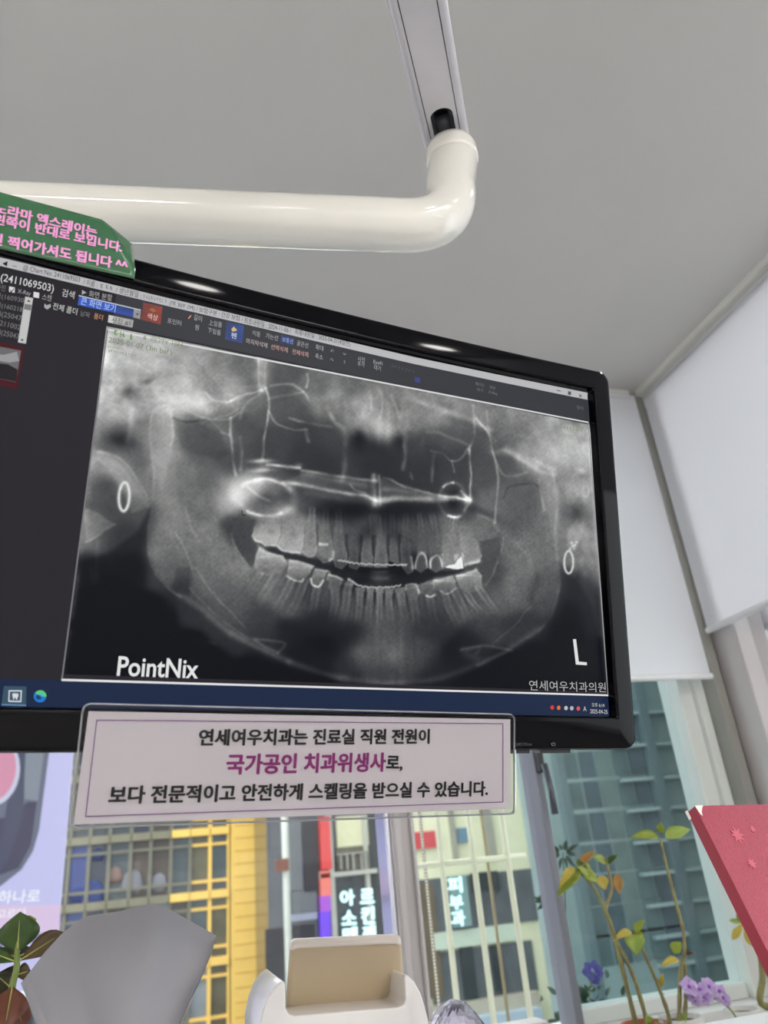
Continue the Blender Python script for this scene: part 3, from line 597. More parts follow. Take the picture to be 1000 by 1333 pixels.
nt.links.new(at.outputs['Color'], nt.nodes['Principled BSDF'].inputs['Emission Color']); nt.nodes['Principled BSDF'].inputs['Emission Strength'].default_value = 1.0
me.materials.append(mx)
xo = bpy.data.objects.new('xray_image', me); COL.objects.link(xo); xo.parent = mo
xo['label'] = 'panoramic x-ray of jaws and teeth on the screen'

# ---- flat lettering helper: text fitted between two points of a plane
def lettering(body, plane, L, Rr, h, m, parent, bold=0., name='lettering', eps=.0, label=None, wl=None):
    """L, Rr: pixel ends of the line's middle; h: height in pixels; plane(x, y) -> world point"""
    cu = bpy.data.curves.new(name, 'FONT'); cu.body = body; cu.size = 1; cu.offset = min(bold, .008); cu.fill_mode = 'FRONT'; cu.resolution_u = 3
    to = bpy.data.objects.new('tmp', cu); COL.objects.link(to)
    bpy.context.view_layer.update()
    dg = bpy.context.evaluated_depsgraph_get()
    me = bpy.data.meshes.new_from_object(to.evaluated_get(dg)); bpy.data.objects.remove(to); bpy.data.curves.remove(cu)
    me.name = name
    n = len(me.vertices)
    if n == 0: bpy.data.meshes.remove(me); return None
    co = np.empty(n * 3); me.vertices.foreach_get('co', co); co = co.reshape(-1, 3)
    lo, hi = co.min(0), co.max(0); shifts = []
    PL, PR = plane(*L), plane(*Rr)
    mid = ((L[0] + Rr[0]) / 2, (L[1] + Rr[1]) / 2)
    H = np.linalg.norm(plane(mid[0], mid[1] - h / 2) - plane(mid[0], mid[1] + h / 2))
    ex = PR - PL; W = np.linalg.norm(ex); ex = ex / W
    up = plane(mid[0], mid[1] - 10) - plane(mid[0], mid[1] + 10); ey = nrm(up - ex * (up @ ex)); ez = np.cross(ex, ey)
    if bold > 0:
        for dx, dy in ((bold, 0), (-bold, 0), (0, bold * .7), (0, -bold * .7), (bold * .7, bold * .5), (-bold * .7, -bold * .5), (bold * .7, -bold * .5), (-bold * .7, bold * .5)): shifts.append((dx * .8, dy * .8))
    X = (co[:, 0] - lo[0]) / (hi[0] - lo[0]) * W; Y = ((co[:, 1] - lo[1]) / (hi[1] - lo[1]) - .5) * H
    P = PL + X[:, None] * ex + Y[:, None] * ey + eps * ez
    if shifts:
        kx, ky = W / (hi[0] - lo[0]), H / (hi[1] - lo[1])
        fs = [tuple(p.vertices) for p in me.polygons]
        AP = [P] + [P + dx * kx * ex + dy * ky * ey + 4e-6 * (q + 1) * ez for q, (dx, dy) in enumerate(shifts)]
        fs = [tuple(i + n * q for i in f) for q in range(len(AP)) for f in fs]
        bpy.data.meshes.remove(me); me = bpy.data.meshes.new(name); P = np.vstack(AP)
        me.from_pydata([tuple(p) for p in P], [], fs)
    I = np.array(wmat(parent).inverted()); P = P @ I[:3, :3].T + I[:3, 3]
    me.vertices.foreach_set('co', P.ravel()); me.update()
    me.materials.clear(); me.materials.append(m)
    o = bpy.data.objects.new(name, me); COL.objects.link(o); o.parent = parent
    if label: o['label'] = label
    return o

W1_, W2_, W3_ = .0004, .0009, .0012
def tile(name, px, c, w=W1_, parent=None, label=None): return part(name, parent or screen, lit('display_' + name + '_%d_%d_%d' % tuple(c), c), [quad(px, w)], label=label)
def st(body, L, Rr, h, c, w=W3_, bold=0.): return lettering(body, lambda x, y: scr(x, y, w), L, Rr, h, lit('display_text_%d_%d_%d' % tuple(c), c) if tuple(c) not in TC else TC[tuple(c)], screen, bold)
TC = {}
def st(body, L, Rr, h, c, w=W3_, bold=0.):
    c = tuple(c)
    if c not in TC: TC[c] = lit('display_text_%d_%d_%d' % c, c)
    return lettering(body, lambda x, y: scr(x, y, w), L, Rr, h, TC[c], screen, bold)
# bars of the viewer window
part('toolbar', screen, lit('display_toolbar', (56, 57, 62)), [uvrect(U0 + .004, VT, 0, SH - .006, W1_)])
part('title_bar', screen, lit('display_title_bar', (184, 184, 187)), [([scr(x, y, W2_) for x, y in ((-60,320),(0,335),(90,356.8),(215,387),(340,417),(440,441.5),(540,465),(650,488),(765,511.2))] + [scr(x, y, W2_) for x, y in ((-60,331),(0,346),(90,367.6),(215,397.6),(340,427),(440,451),(540,474),(650,497),(765,520.4))], [(i, i + 9, i + 10, i + 1) for i in range(8)])])
part('taskbar', screen, lit('display_taskbar', (27, 40, 68)), [uvrect(-SW, 0, 0, .0165, W1_)])
for nme, p, c in (('picture_border', [(139,427.4),(766,549),(766,550.8),(139,429.8)], (214,214,214)), ('picture_border', [(80,883.5),(792,904),(792,906.2),(80,886.4)], (226,226,226)),
                  ('picture_border', [(139,428),(141,428),(81.6,885),(79.6,885)], (120,120,122)), ('picture_border', [(765.4,550),(766.8,550),(793,905),(791.2,905)], (150,150,152))): tile(nme, p, c, W2_)
GR, WH, DM, BK = (170, 170, 172), (205, 205, 205), (120, 120, 122), (60, 60, 64)
st('@ Chart No: 2411069503', (30, 348.5), (104, 365), 8.5, BK); st('/ 이름 :', (109, 366.5), (126.5, 371), 8, BK); st('/ 생년월일 :', (151, 376.5), (184, 384.5), 8, BK)
st('(여 30Y 1M) / 보험구분 : 건강 보험 /', (221, 394.5), (316, 416), 8, BK); st('최초내원일 : 2024-11-06 /', (318, 417), (379, 430.5), 8, BK); st('최종내원일 : 2025-04-21(4일전)', (384, 432), (456, 448.5), 8, BK)
tile('arrow_icon', [(3,343),(10,340),(9,347)], (40,40,44), W3_); st('—', (16, 346), (22, 347), 1, DM)
# unreadable smears where the photo's small print cannot be made out
def smear(x0, y0, x1, y1, hh, c, n):
    """unreadable small print: a few blurred strokes per character cell"""
    rn = random.Random(int(x0 * 7 + y0)); gs = []
    for k in range(n):
        f0 = (k + .12) / n; f1 = (k + .88) / n
        for j in range(4):
            if j % 2: fa = f0 + (f1 - f0) * rn.random() * .5; fb = fa + (f1 - f0) * .45; dy = (rn.random() - .5) * 1.7 * hh; t = hh * .16; q = [(fa, dy - t), (fb, dy - t), (fb, dy + t), (fa, dy + t)]
            else: fa = f0 + (f1 - f0) * rn.random() * .8; fb = fa + (f1 - f0) * .16; q = [(fa, -hh * .9), (fb, -hh * .9), (fb, hh * .9 * rn.random()), (fa, hh * .8 * rn.random())]
            gs.append(quad([(x0 + (x1 - x0) * f, y0 + (y1 - y0) * f + d) for f, d in q], W3_ + .00002 * (j + 4 * k)))
    part('small_print', screen, lit('display_small_print_%d_%d' % (int(x0), int(y0)), c), gs)
smear(130, 372.5, 149, 376.5, 3.6, (120,120,122), 3); smear(186, 386, 217, 393, 3.2, (120,120,122), 9); smear(508, 476, 540, 484, 2.2, (78,80,86), 7)
st('(2411069503)', (1, 362), (70, 377), 13, WH, bold=.004)
for x, y in ((15.6, 377), (47.4, 384)): tile('check_box', [(x-3.6,y-4.2),(x+3.8,y-2.8),(x+3.4,y+4.2),(x-4,y+2.8)], (215,215,215), W2_)
part('check_mark', screen, lit('display_check', (40, 40, 44)), [prism([scr(13, 377, W3_), scr(15, 379, W3_), scr(18.5, 374.5, W3_), scr(18.5, 376, W3_), scr(15, 381, W3_), scr(13, 378.6, W3_)], MN * .0001)])
st('X-Ray', (23, 379.5), (40, 383), 7, GR); st('스캔', (55, 386), (67, 388.5), 8, GR); st('사진', (-5, 373), (7, 375.5), 8, DM)
for y0, s in ((385, '명(160930'), (397, '현(160218'), (409, 'B(25047'), (421, '(211002'), (433, 'B(25047')): st(s, (-3 if y0 > 400 else -6, y0 - .5), (31 - (y0 - 385) * .13, y0 + 6.5), 9, DM)
tile('scroll_bar', [(32.8,386),(43.2,388),(33.7,447.4),(23.3,445.7)], (192,192,192)); tile('scroll_thumb', [(32,395.3),(41.5,397),(40,404.4),(30.9,402.4)], (120,120,120), W2_)
tile('scroll_arrow', [(35,392.5),(37.6,390),(40,393.4)], (60,60,60), W2_); tile('scroll_arrow', [(27,441),(31,442),(28.5,444.6)], (60,60,60), W2_)
st('검색', (81, 380.5), (97, 384.5), 10, WH); tile('play_icon', [(107,377.5),(112.5,381),(106.4,383.5)], GR, W2_); st('화면 분할', (116, 382), (146, 388), 8.5, GR)
tile('drop_down', [(103,385),(175,402),(173.7,412.5),(101,397)], (56,92,190)); st('큰 화면 보기', (105.5, 391.5), (150.5, 402), 9.5, (190, 205, 235)); tile('drop_down_arrow', [(174.5,402),(183.5,404),(182.5,415.5),(173,413)], (190,190,190)); tile('arrow_icon', [(177,407.6),(181,408.4),(178.8,410.6)], (50,50,50), W2_)
tile('drop_down_edge', [(102.5,384),(183.5,403),(183.4,404.4),(102.4,385.4)], (190,195,205), W2_)
st('전체 폴더', (69, 398), (100.5, 406), 9, WH); st('날짜', (105, 407.5), (117, 410.5), 7.5, DM); st('폴더', (122.5, 411), (134, 413.6), 7.5, (206, 150, 120))
tile('folder_icon', [(58,395),(61,397.5),(65.5,395.5),(66.5,399.5),(61.5,403),(57.5,400)], (165,165,165), W2_)
tile('colour_button', [(186.6,393.5),(211.5,399.5),(209,422.5),(183.6,416)], (214,92,72)); st('색상', (192, 411), (205.5, 414), 8, (245, 205, 195)); tile('button_icon', [(194,402),(199,401),(204,404.5),(199,407)], (150,110,60), W2_)
tile('picture_tab', [(141.6,410),(174,416.6),(172.5,426.5),(140.4,419.6)], (200,200,198)); st('사진 #1', (145.5, 415.5), (169.5, 421.2), 7.5, (50, 50, 54))
st('포인터', (218, 417), (236, 421), 7, GR); st('길이', (252.5, 412.5), (263, 415.5), 7.5, GR); tile('pencil_icon', [(244.6,414.4),(248.4,410),(249.4,411),(245.8,415.4)], (222,140,120), W2_); st('원', (254, 425.5), (259, 426.6), 7, GR); st('上임플', (272, 419.5), (289, 423), 7, GR); st('下임플', (270.5, 429.5), (287.5, 433.5), 7, GR)
tile('pen_button', [(294.5,418.7),(317.5,423.7),(315.7,447),(293,441.5)], (72,112,206)); st('펜', (301, 436), (308, 437.6), 7.5, (215, 225, 245)); tile('button_icon', [(301,428.5),(304.5,425),(309,430),(303,432)], (205,180,120), W2_)
st('이동', (329, 433), (339, 435.6), 7, GR); st('가는선', (346, 436.6), (362, 440.4), 7, GR); tile('line_button', [(365.5,435.4),(384,439.8),(383,450.7),(365,446.3)], (66,98,196)); st('보통선', (367.5, 441.4), (381.5, 444.8), 6.5, (150, 175, 235)); st('굵은선', (386.6, 446.4), (401.4, 449.8), 7, GR); st('확대', (411, 451.5), (421, 453.8), 7, GR)
st('마지막삭제', (320.8, 443.4), (348, 450), 7, (190, 176, 176)); st('선택삭제', (352.8, 451), (374.6, 456), 7, (200, 160, 155)); st('전체삭제', (380.6, 457.4), (401.4, 462), 7, (206, 160, 155)); st('축소', (410.5, 463), (420.4, 465.4), 7, GR)
st('↶', (430.5, 456.4), (434.6, 457.2), 3.5, GR); st('↷', (430, 467.8), (434, 468.8), 3.5, GR); st('↔', (446.4, 460.4), (451, 461.2), 2.6, GR); st('↕', (447.4, 471), (449.6, 471.4), 4.6, GR)
st('사진', (465.9, 466.6), (475, 468.8), 6.5, GR); st('추가', (465.6, 473), (474.8, 475.2), 6.5, GR); st('EyeFi', (486.4, 471.4), (498, 474.2), 6, GR); st('대기', (487, 477.6), (496, 480), 6.5, GR)
tile('toolbar_square', [(540.5,490.5),(547.8,491.8),(547,498.3),(539.7,497)], (72,82,170))
st('페이드', (619, 499.2), (631, 502), 4.6, DM); st('외부', (637.5, 503.8), (645, 505.8), 4.6, DM); st('보기', (621, 506.4), (629, 508.6), 4.6, DM); st('X-Ray', (636, 510.4), (648, 513.4), 4.6, DM); st('닫기', (751.4, 530), (759.3, 532), 4.6, DM)
st('—', (725, 508), (730, 509.2), 1, BK); tile('window_button', [(739.6,509),(743.8,510),(743.4,514.6),(739.4,513.6)], (90,90,94), W3_); st('×', (753.6, 514.8), (757.6, 515.8), 4.4, BK)
YG = (112, 128, 66)
st('@29Y 10M', (196, 441.5), (237.5, 450.6), 8, (128, 138, 92)); st('2025-01-07 (3m bef.)', (141.5, 443), (223.7, 460), 9, (118, 128, 88))
smear(145, 433, 175, 440, 4.6, (104,150,66), 3); smear(186, 440, 193, 442, 3.4, (120,140,80), 1); smear(140, 451, 162, 455, 1.8, (132,146,104), 8); smear(140, 456.5, 177, 463.5, 2, (120,136,96), 10); smear(733, 556.5, 760, 561, 2.6, (134,150,104), 7)
part('cursor_mark', screen, lit('display_cursor_mark', (16, 16, 20)), [quad([(314.6,664),(315.6,664),(315.6,670.6),(314.6,670.6)], W3_), quad([(314.6,669.6),(320.5,670.4),(320.5,671.4),(314.6,670.6)], W3_)])
st('PointNix', (153.5, 867), (258, 871), 25, (225, 225, 225), bold=.012)
part('lettering', screen, lit('display_side_mark', (222, 222, 222)), [prism([scr(x, y, W3_) for x, y in ((746,832),(750,832),(753.5,861.2),(764,862.2),(764,866),(749.8,865))], MN * .0001)], label='letter L at the lower right of the x-ray')
st('연세여우치과의원', (689, 892), (788.8, 895), 13, (178, 178, 178)); 
# red frame and thumbnail at the left edge
tile('thumbnail_frame', [(-12,443),(32,453),(22,507),(-12,500)], (72,22,32)); tile('thumbnail', [(-12,449),(27.6,456.5),(20.7,497.5),(-12,491)], (104,104,106), W2_)
tile('thumbnail_patch', [(-12,472),(10,474),(23,481),(20.9,497),(-12,490.6)], (34,32,36), W3_); tile('thumbnail_patch', [(-12,460),(4,462),(22,458),(25,470),(12,472),(-12,468)], (150,150,152), W3_)
# taskbar items
tile('task_button', [(5,893),(34.5,893.6),(34,917.5),(2,917)], (58,82,100), W2_); tile('task_underline', [(2,916.6),(34,917.6),(34,919),(2,918)], (110,150,190), W3_)
part('task_icon', screen, lit('display_icon_white', (215, 222, 228)), [prism([scr(x, y, W3_) for x, y in p], MN * .0001) for p in (
    [(11.4,898.5),(28.5,898.7),(28.4,900.2),(11.3,900)], [(10.9,912),(27.6,912.4),(27.6,914),(10.8,913.6)], [(11.4,898.5),(12.8,898.5),(12.2,913.6),(10.8,913.6)], [(27,898.7),(28.5,898.7),(27.7,914),(26.2,914)],
    [(16.4,903),(18.4,902.2),(20,903.2),(22,902.4),(24,903.6),(24,906),(22.8,908),(22.2,911),(21.2,911),(20.2,908),(19,908),(18,911),(17,910.6),(17,907.6),(16,905.4)])], label='white tooth icon')
def disc(cx, cy, rx, ry, n=28, a0=0, a1=360): return [(cx + rx * math.cos(math.radians(a)), cy + ry * math.sin(math.radians(a))) for a in np.linspace(a0, a1, n, endpoint=False)]
tile('browser_icon', disc(52, 906.6, 8.2, 7.8), (38,120,200), W2_); tile('browser_icon', [(52,906)] + disc(52.6, 906, 7.8, 7.4, 16, -150, 20), (96,200,120), W3_); tile('browser_icon', disc(50.5, 907.4, 3.6, 3.2), (30,60,110), .0015); tile('browser_icon', disc(53.5, 904.6, 3.2, 2.6), (70,190,200), .0015)
for x, c in ((719, (214,60,60)), (727.5, (226,110,50)), (737, (190,190,196)), (744.5, (180,180,190)), (753, (206,90,90))): tile('tray_icon', disc(x, 921 + (x - 719) * .04, 2.4, 2.9, 10), c, W2_)
st('A', (759.5, 922.5), (763.5, 922.7), 6, WH); st('오후 6:19', (770.5, 917.4), (787, 918.4), 5.4, WH); st('2025-04-25', (768.5, 925.8), (791, 926.8), 5.4, WH)
pwr = mat('bezel_print_grey', (60, 60, 66), .4, noise=.02, scale=30)
lettering('INPUT/Enter', lambda x, y: scr(x, y, .0098), (672, 969), (693, 968.6), 4, pwr, mo); lettering('⏻', lambda x, y: scr(x, y, .0098), (718, 968.6), (723, 968.5), 5, mat('bezel_print_pale', (120, 120, 126), .4, noise=.02, scale=30), mo)

# ------------------------------------------------------------------ green card on the top bezel
GP = MT + .0145 * MN
def gpl(x, y): return onplane(x, y, GP, MN)
g = thing('green_notice', 'glossy green card with pink korean lettering stuck on the monitor top edge', 'notice', gpl(60, 338))
TLc, BLc, BRc = gpl(-150, 210), gpl(-150, 290), gpl(175, 363)
TRc = gpl(181, 299)
V = []; Fc = []; NA, NB = 48, 14
for i in range(NA + 1):
    for j in range(NB + 1):
        a, b = i / NA, j / NB
        p = (BLc * (1 - a) + BRc * a) * (1 - b) + (TLc * (1 - a) + TRc * a) * b
        s = max(0, (a - .84) / .16 * .6 + b * .75 - .75)      # curling corner
        q = s * .022
        p = p - MN * (q * .9) - MV * (q * .42) - MH * (q * .25)
        V.append(p)
for i in range(NA):
    for j in range(NB): k = i * (NB + 1) + j; Fc.append((k, k + NB + 1, k + NB + 2, k + 1))
card = part('card', g, mat('laminated_green_card', (44, 98, 62), .16, coat=.5, noise=.04, scale=15), [(V, Fc)], smooth=True, solid=.0006)
PK = mat('pink_print', (226, 150, 205), .5, noise=.02, scale=20)
gpe = lambda x, y: onplane(x, y, GP + .0009 * MN, MN)
lettering('파노라마 엑스레이는', gpe, (-24, 265.5), (126, 302.5), 13.5, PK, g, bold=.045)
lettering('왼쪽이 반대로 보입니다.', gpe, (-8, 284), (159, 322), 13.5, PK, g, bold=.045)
lettering('사진 찍어가셔도 됩니다 ^^', gpe, (-30, 306), (166, 346), 15, PK, g, bold=.045)

# ------------------------------------------------------------------ acrylic sign under the screen
ta = math.radians(5)
SV = MV * math.cos(ta) + MN * math.sin(ta); SN = MN * math.cos(ta) - MV * math.sin(ta)
SP = scr(390, 925, .0135)
def spl(x, y): return onplane(x, y, SP, SN)
def spe(d): return lambda x, y: onplane(x, y, SP + d * SN, SN)
sg = thing('acrylic_sign', 'clear acrylic sign holder with white korean notice hung below the screen', 'sign', spl(380, 1066))
def sgrr(px, r, d):
    A, B, C, D = [spe(d)(*p) for p in px]       # TL TR BR BL
    return A, B, C, D
oc = [(108.6,916),(669,930),(669,1059),(90.6,1077.5)]
A, B, C, D = [spl(*p) for p in oc]
def rounded4(P4, r, n=5):
    out = []
    for i in range(4):
        p0, p1, p2 = P4[i - 1], P4[i], P4[(i + 1) % 4]; a = nrm(p0 - p1); b = nrm(p2 - p1)
        for t in np.linspace(0, 1, n): out.append(p1 + a * r * (1 - t) ** 2 + b * r * t ** 2)
    return out
acr = glass('clear_acrylic', (243, 243, 244), .025)
part('acrylic_slab', sg, acr, [prism([p + SN * .0012 for p in rounded4([A, B, C, D], .005)], SN * .002)], label='clear acrylic front with rounded corners')
edge_m = mat('acrylic_polished_edge', (150, 152, 158), .15, noise=.15, scale=60)
loop = rounded4([A, B, C, D], .005); loop.append(loop[0]); loop = [p + SN * .0006 for p in loop]
part('acrylic_edge', sg, edge_m, [tube(loop, .0007, 6)], smooth=True, label='bright polished edge of the acrylic')
paper = part('paper', sg, mat('white_paper_lilac', (218, 211, 215), .7, noise=.01, scale=20), [prism([spl(*p) for p in ((115.5,926),(664.5,936.5),(664.5,1052.6),(95.5,1073.4))], -SN * .0012)])
PB = mat('purple_rule', (128, 70, 140), .6, noise=.02, scale=20); bd = [(126,937.4),(655,942),(655,1044),(111.5,1063)]
qs = []
for i in range(4):
    p, q = spe(.0004)(*bd[i]), spe(.0004)(*bd[(i + 1) % 4]); qs.append(tube([p, q], .00028, 5))
part('border', paper, PB, qs, label='thin purple rule around the text')
BKP = mat("black_print", (8, 8, 10), .6, noise=.02, scale=20); PUP = mat('magenta_print', (140, 28, 112), .6, noise=.02, scale=20)
lettering('연세여우치과는 진료실 직원 전원이', spe(.0004), (259.5, 960), (559, 958.5), 20, BKP, paper, bold=.044)
lettering('국가공인 치과위생사', spe(.0004), (295.5, 995), (502, 992), 25, PUP, paper, bold=.044, label='magenta lettering')
lettering('로,', spe(.0004), (503.5, 993.5), (524, 994), 19, BKP, paper, bold=.044)
lettering('보다 전문적이고 안전하게 스켈링을 받으실 수 있습니다.', spe(.0004), (142.5, 1035), (635, 1026.5), 21, BKP, paper, bold=.044)

# ------------------------------------------------------------------ overhead arm: enamel pipe and aluminium post
ar = thing('overhead_arm', 'white overhead support arm, curved ivory pipe joined to an aluminium post', 'support arm', atD(584, 200, .86))
T0 = nrm(ray(714, 814))                     # beam axis, pointing away from the viewer
UZ = np.array([0, 0, 1.])
J = atD(588, 204, .87)                      # centre of the collar: a vertical joint under the beam
K = J - UZ * .113 - np.array([.009, 0, 0]); Lp = atD(0, 273, .775); dl = nrm(Lp - K); rf = .062
t0 = K + UZ * rf; t1 = K + dl * rf
pc = [J + UZ * .004, J - UZ * .015] + [t0 * (1 - f) ** 2 * 1. + K * 2 * f * (1 - f) + t1 * f * f for f in np.linspace(0, 1, 18)] + [t1 + dl * q for q in (.05, .15, .3, .45, .6, .9)]
part('pipe', ar, M_PIPE, [tube(pc, .0283, 40)], smooth=True)
cr = [J + UZ * q for q in (-.012, -.011, -.006, .004, .009, .010)]
part('collar', ar, M_PIPE, [tube(cr, [.0283, .0298, .0304, .0304, .0298, .027], 40)], smooth=True)
wv = nrm(np.cross(T0, nrm(EYE - J))); nv = nrm(np.cross(wv, T0))
if nv @ (EYE - J) < 0: nv = -nv
JB = atD(582.5, 187, .885) - nv * .0165       # beam axis above the joint
PE = JB - T0 * .95
def sweep(sec, A, B): return prism([A + wv * a + nv * b for a, b in sec], B - A)
A0 = JB + T0 * .03
hw = .0268
J = JB; SL = .062
part('centre_plate', ar, M_ALU, [sweep([(-.0168, .0165), (.0168, .0165), (.0168, -.02), (-.0168, -.02)], J - T0 * SL, PE),
     sweep([(-.0168, .0165), (-0.0128, .0165), (-0.0128, -.02), (-.0168, -.02)], A0, J - T0 * SL), sweep([(0.0128, .0165), (.0168, .0165), (.0168, -.02), (0.0128, -.02)], A0, J - T0 * SL)], label='satin centre plate of the post')
# rounded end of the slot
ce = J - T0 * SL
V = []
n = 12
arcs = [(0.0128 * math.cos(t), 0.0128 * math.sin(t)) for t in np.linspace(math.pi, 0, n)]
poly = [ce + wv * a - T0 * 0 + T0 * (0.0128 - b) for a, b in arcs] + [ce + wv * 0.0128, ce - wv * 0.0128]
part('slot_end', ar, M_ALU, [prism([p + nv * .01649 for p in poly], -nv * .03)])
part('slot', ar, M_BLACK, [obox(J - T0 * .02 - nv * .002, T0, wv, nv, .095, .026, .004)], label='dark slot in the post')
part('cable_clip', ar, mat('smoke_grey_clip', (70, 72, 80), .2, noise=.05, scale=40), [tube([J - T0 * .03 + nv * .003, J + T0 * .02 + nv * .003], .0085, 16), tube([J - T0 * .012 + nv * .010, J - T0 * .004 + nv * .010], .004, 12)], smooth=True, label='dark cable end inside the slot')
for s in (-1, 1):
    sec = []
    for t in np.linspace(0, math.pi / 2, 7): sec.append((s * (.0185 + (hw - .0185) * math.sin(t)), .0105 + .0065 * math.cos(t)))
    sec += [(s * hw, -.012), (s * .022, -.02), (s * .0178, -.02), (s * .0178, .017)]
    part('side_rail', ar, M_ALU, [sweep(sec, A0, PE)], smooth=False)
    part('seam', ar, M_SEAM, [sweep([(s * .0168, .0145), (s * .0178, .0145), (s * .0178, -.018), (s * .0168, -.018)], A0, PE)], label='thin dark seam')

# ------------------------------------------------------------------ counter with the things on it
CZ = .885
ct = thing('counter', 'white counter top under the window, its far edge crossing the lower right corner', 'counter', (.3, .9, 0))
M_CT = mat('white_counter', (235, 234, 236), .35, noise=.01, scale=8)
part('worktop', ct, M_CT, [box(-1.3, 1.33, .52, 1.2, CZ - .03, CZ)], bevel=.004)
part('cabinet', ct, mat('cabinet_white', (220, 219, 216), .5, noise=.02, scale=6), [box(-1.28, 1.31, .56, 1.18, 0, CZ - .03)])

# dispenser
dY = .90
def dp(x, y, Y=dY): return atY(x, y, Y)
dv = thing('dispenser', 'white moulded countertop dispenser with an upright beige flap', 'dispenser', (dp(450, 1333)[0], dY + .05, CZ))
M_SHELL = mat('white_moulded_plastic', (232, 228, 224), .22, coat=.3, noise=.01, scale=8)
out = [(336,1345),(341,1318),(349,1297),(359,1283),(367,1276.5),(371.5,1279),(372,1312),(376,1320),(384,1322.5),(450,1316.5),(518,1311.5),(526,1308),(528,1301),(526.5,1270),(531,1269),(540,1278),(548,1293),(554,1312),(559,1333),(561,1345)]
P = [dp(*q) for q in out]; zb = CZ
P = [np.array([P[0][0] - .004, dY, zb])] + P + [np.array([P[-1][0] + .004, dY, zb])]
part('shell', dv, M_SHELL, [prism(P, (0, .13, 0))], bevel=.009, smooth=True)
fl = [(379,1226),(523,1219.5),(530,1318),(372,1330)]
Pf = [dp(*q, dY + .032) for q in fl]; Pf[2:] = [dp(530, 1321, dY + .075), dp(372, 1333, dY + .075)]
M_BEIGE = mat('beige_plastic', (198, 180, 150), .45, noise=.02, scale=10)
part('flap', dv, M_BEIGE, [prism(Pf, (0, .012, .002))], bevel=.004, label='beige upright flap')
rim = [dp(378,1239,dY+.028), dp(379,1226,dY+.03), dp(386,1222.5,dY+.03), dp(516,1216.5,dY+.03), dp(522.5,1219,dY+.03), dp(524,1232,dY+.028), dp(515,1229,dY+.028), dp(450,1232,dY+.028), dp(388,1235,dY+.028)]
part('flap_rim', dv, mat('cream_rim_plastic', (226, 216, 206), .4, noise=.02, scale=10), [prism(rim, (0, .018, .0))], bevel=.0035, smooth=True, label='pale cream top rim')

# crystal-cut bottle
cx = dp(592, 1333, .80); cr_ = thing('crystal_bottle', 'clear faceted crystal stopper glinting beside the dispenser', 'bottle', (cx[0], .80, CZ))
M_CRY = bpy.data.materials.new('cut_crystal'); M_CRY.use_nodes = True; b = M_CRY.node_tree.nodes['Principled BSDF']
b.inputs['Transmission Weight'].default_value = .9; b.inputs['Roughness'].default_value = .03; b.inputs['IOR'].default_value = 1.6; b.inputs['Base Color'].default_value = rgba((225, 222, 240))
topz = dp(588, 1301, .80)[2]; r0 = .030
lay = [(.002, 0), (.012, -.003), (.021, -.011), (.028, -.022), (.031, -.034), (.031, -.046), (.026, -.056), (.014, -.062)]
V = []; Fc = []; n = 14
for i, (r, z) in enumerate(lay):
    for k in range(n): t = 2 * math.pi * (k + .5 * (i % 2)) / n; V.append((cx[0] + r * math.cos(t), .80 + r * math.sin(t), topz + z))
for i in range(len(lay) - 1):
    for k in range(n):
        k2 = (k + 1) % n; a, b_, c_, d_ = i * n + k, i * n + k2, (i + 1) * n + k, (i + 1) * n + k2
        if i % 2: Fc += [(a, b_, d_), (a, d_, c_)]
        else: Fc += [(a, b_, c_), (b_, d_, c_)]
Fc.append(tuple(range(n))); Fc.append(tuple((len(lay) - 1) * n + k for k in range(n))[::-1])
part('stopper', cr_, M_CRY, [(V, Fc)])
part('bottle_body', cr_, mat('violet_glass', (120, 105, 190), .08, coat=.5, noise=.1, scale=20), [lathe((cx[0], .80, CZ), [(.030, 0), (.034, .01), (.034, topz - CZ - .085), (.014, topz - CZ - .07), (.012, topz - CZ - .062)], 20)], smooth=True, label='violet glass body')

# tissue with its box
tY = .78
tb = thing('tissue_box', 'box of paper tissues standing in front of the plant, mostly below the frame', 'tissue box', (atY(160, 1400, tY)[0], tY, CZ))
tcx = atY(150, 1400, tY)[0]
part('carton', tb, mat('carton_pale_blue', (190, 200, 215), .6, noise=.03, scale=10), [box(tcx - .12, tcx + .12, tY - .06, tY + .06, CZ, CZ + .098)], bevel=.003)
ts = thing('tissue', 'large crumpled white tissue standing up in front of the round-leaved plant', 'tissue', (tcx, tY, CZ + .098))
ol = [(45.5,1332),(35,1299),(27,1280),(38,1266),(58,1240),(80,1216),(97,1202),(115,1192),(154,1186.5),(180,1180),(199.5,1175.5),(217,1181.5),(250,1200),(282,1218),(276,1240),(259,1281),(247,1304),(234,1333)]
dy = [.0,-.004,-.006,.004,.010,.014,.012,.004,-.012,-.016,-.020,-.010,.006,.014,.010,.004,.0,.002]
ring_n = 14; n = len(ol); root_p = np.array([tcx, tY, CZ + .098]); V = []; Fc = []
base = [np.array([tcx + (.06 * (k / (n - 1)) - .03), tY + .01 * math.sin(k * 1.1), CZ + .099]) for k in range(n)]
for k in range(n):
    tip = atY(ol[k][0], ol[k][1], tY + dy[k])
    for j in range(ring_n + 1):
        f = j / ring_n; p = base[k] * (1 - f) + tip * f
        p = p + np.array([0, 1, 0]) * (.010 * math.sin(k * 1.25 + f * 3.0) * f * (1 - f) * 2.2 + dy[k] * .25 * f * (1 - f))
        V.append(p)
for k in range(n - 1):
    for j in range(ring_n): a = k * (ring_n + 1) + j; Fc.append((a, a + ring_n + 1, a + ring_n + 2, a + 1))
part('sheet', ts, fabric('tissue_paper', (150, 149, 154), .06), [(V, Fc)], smooth=True)

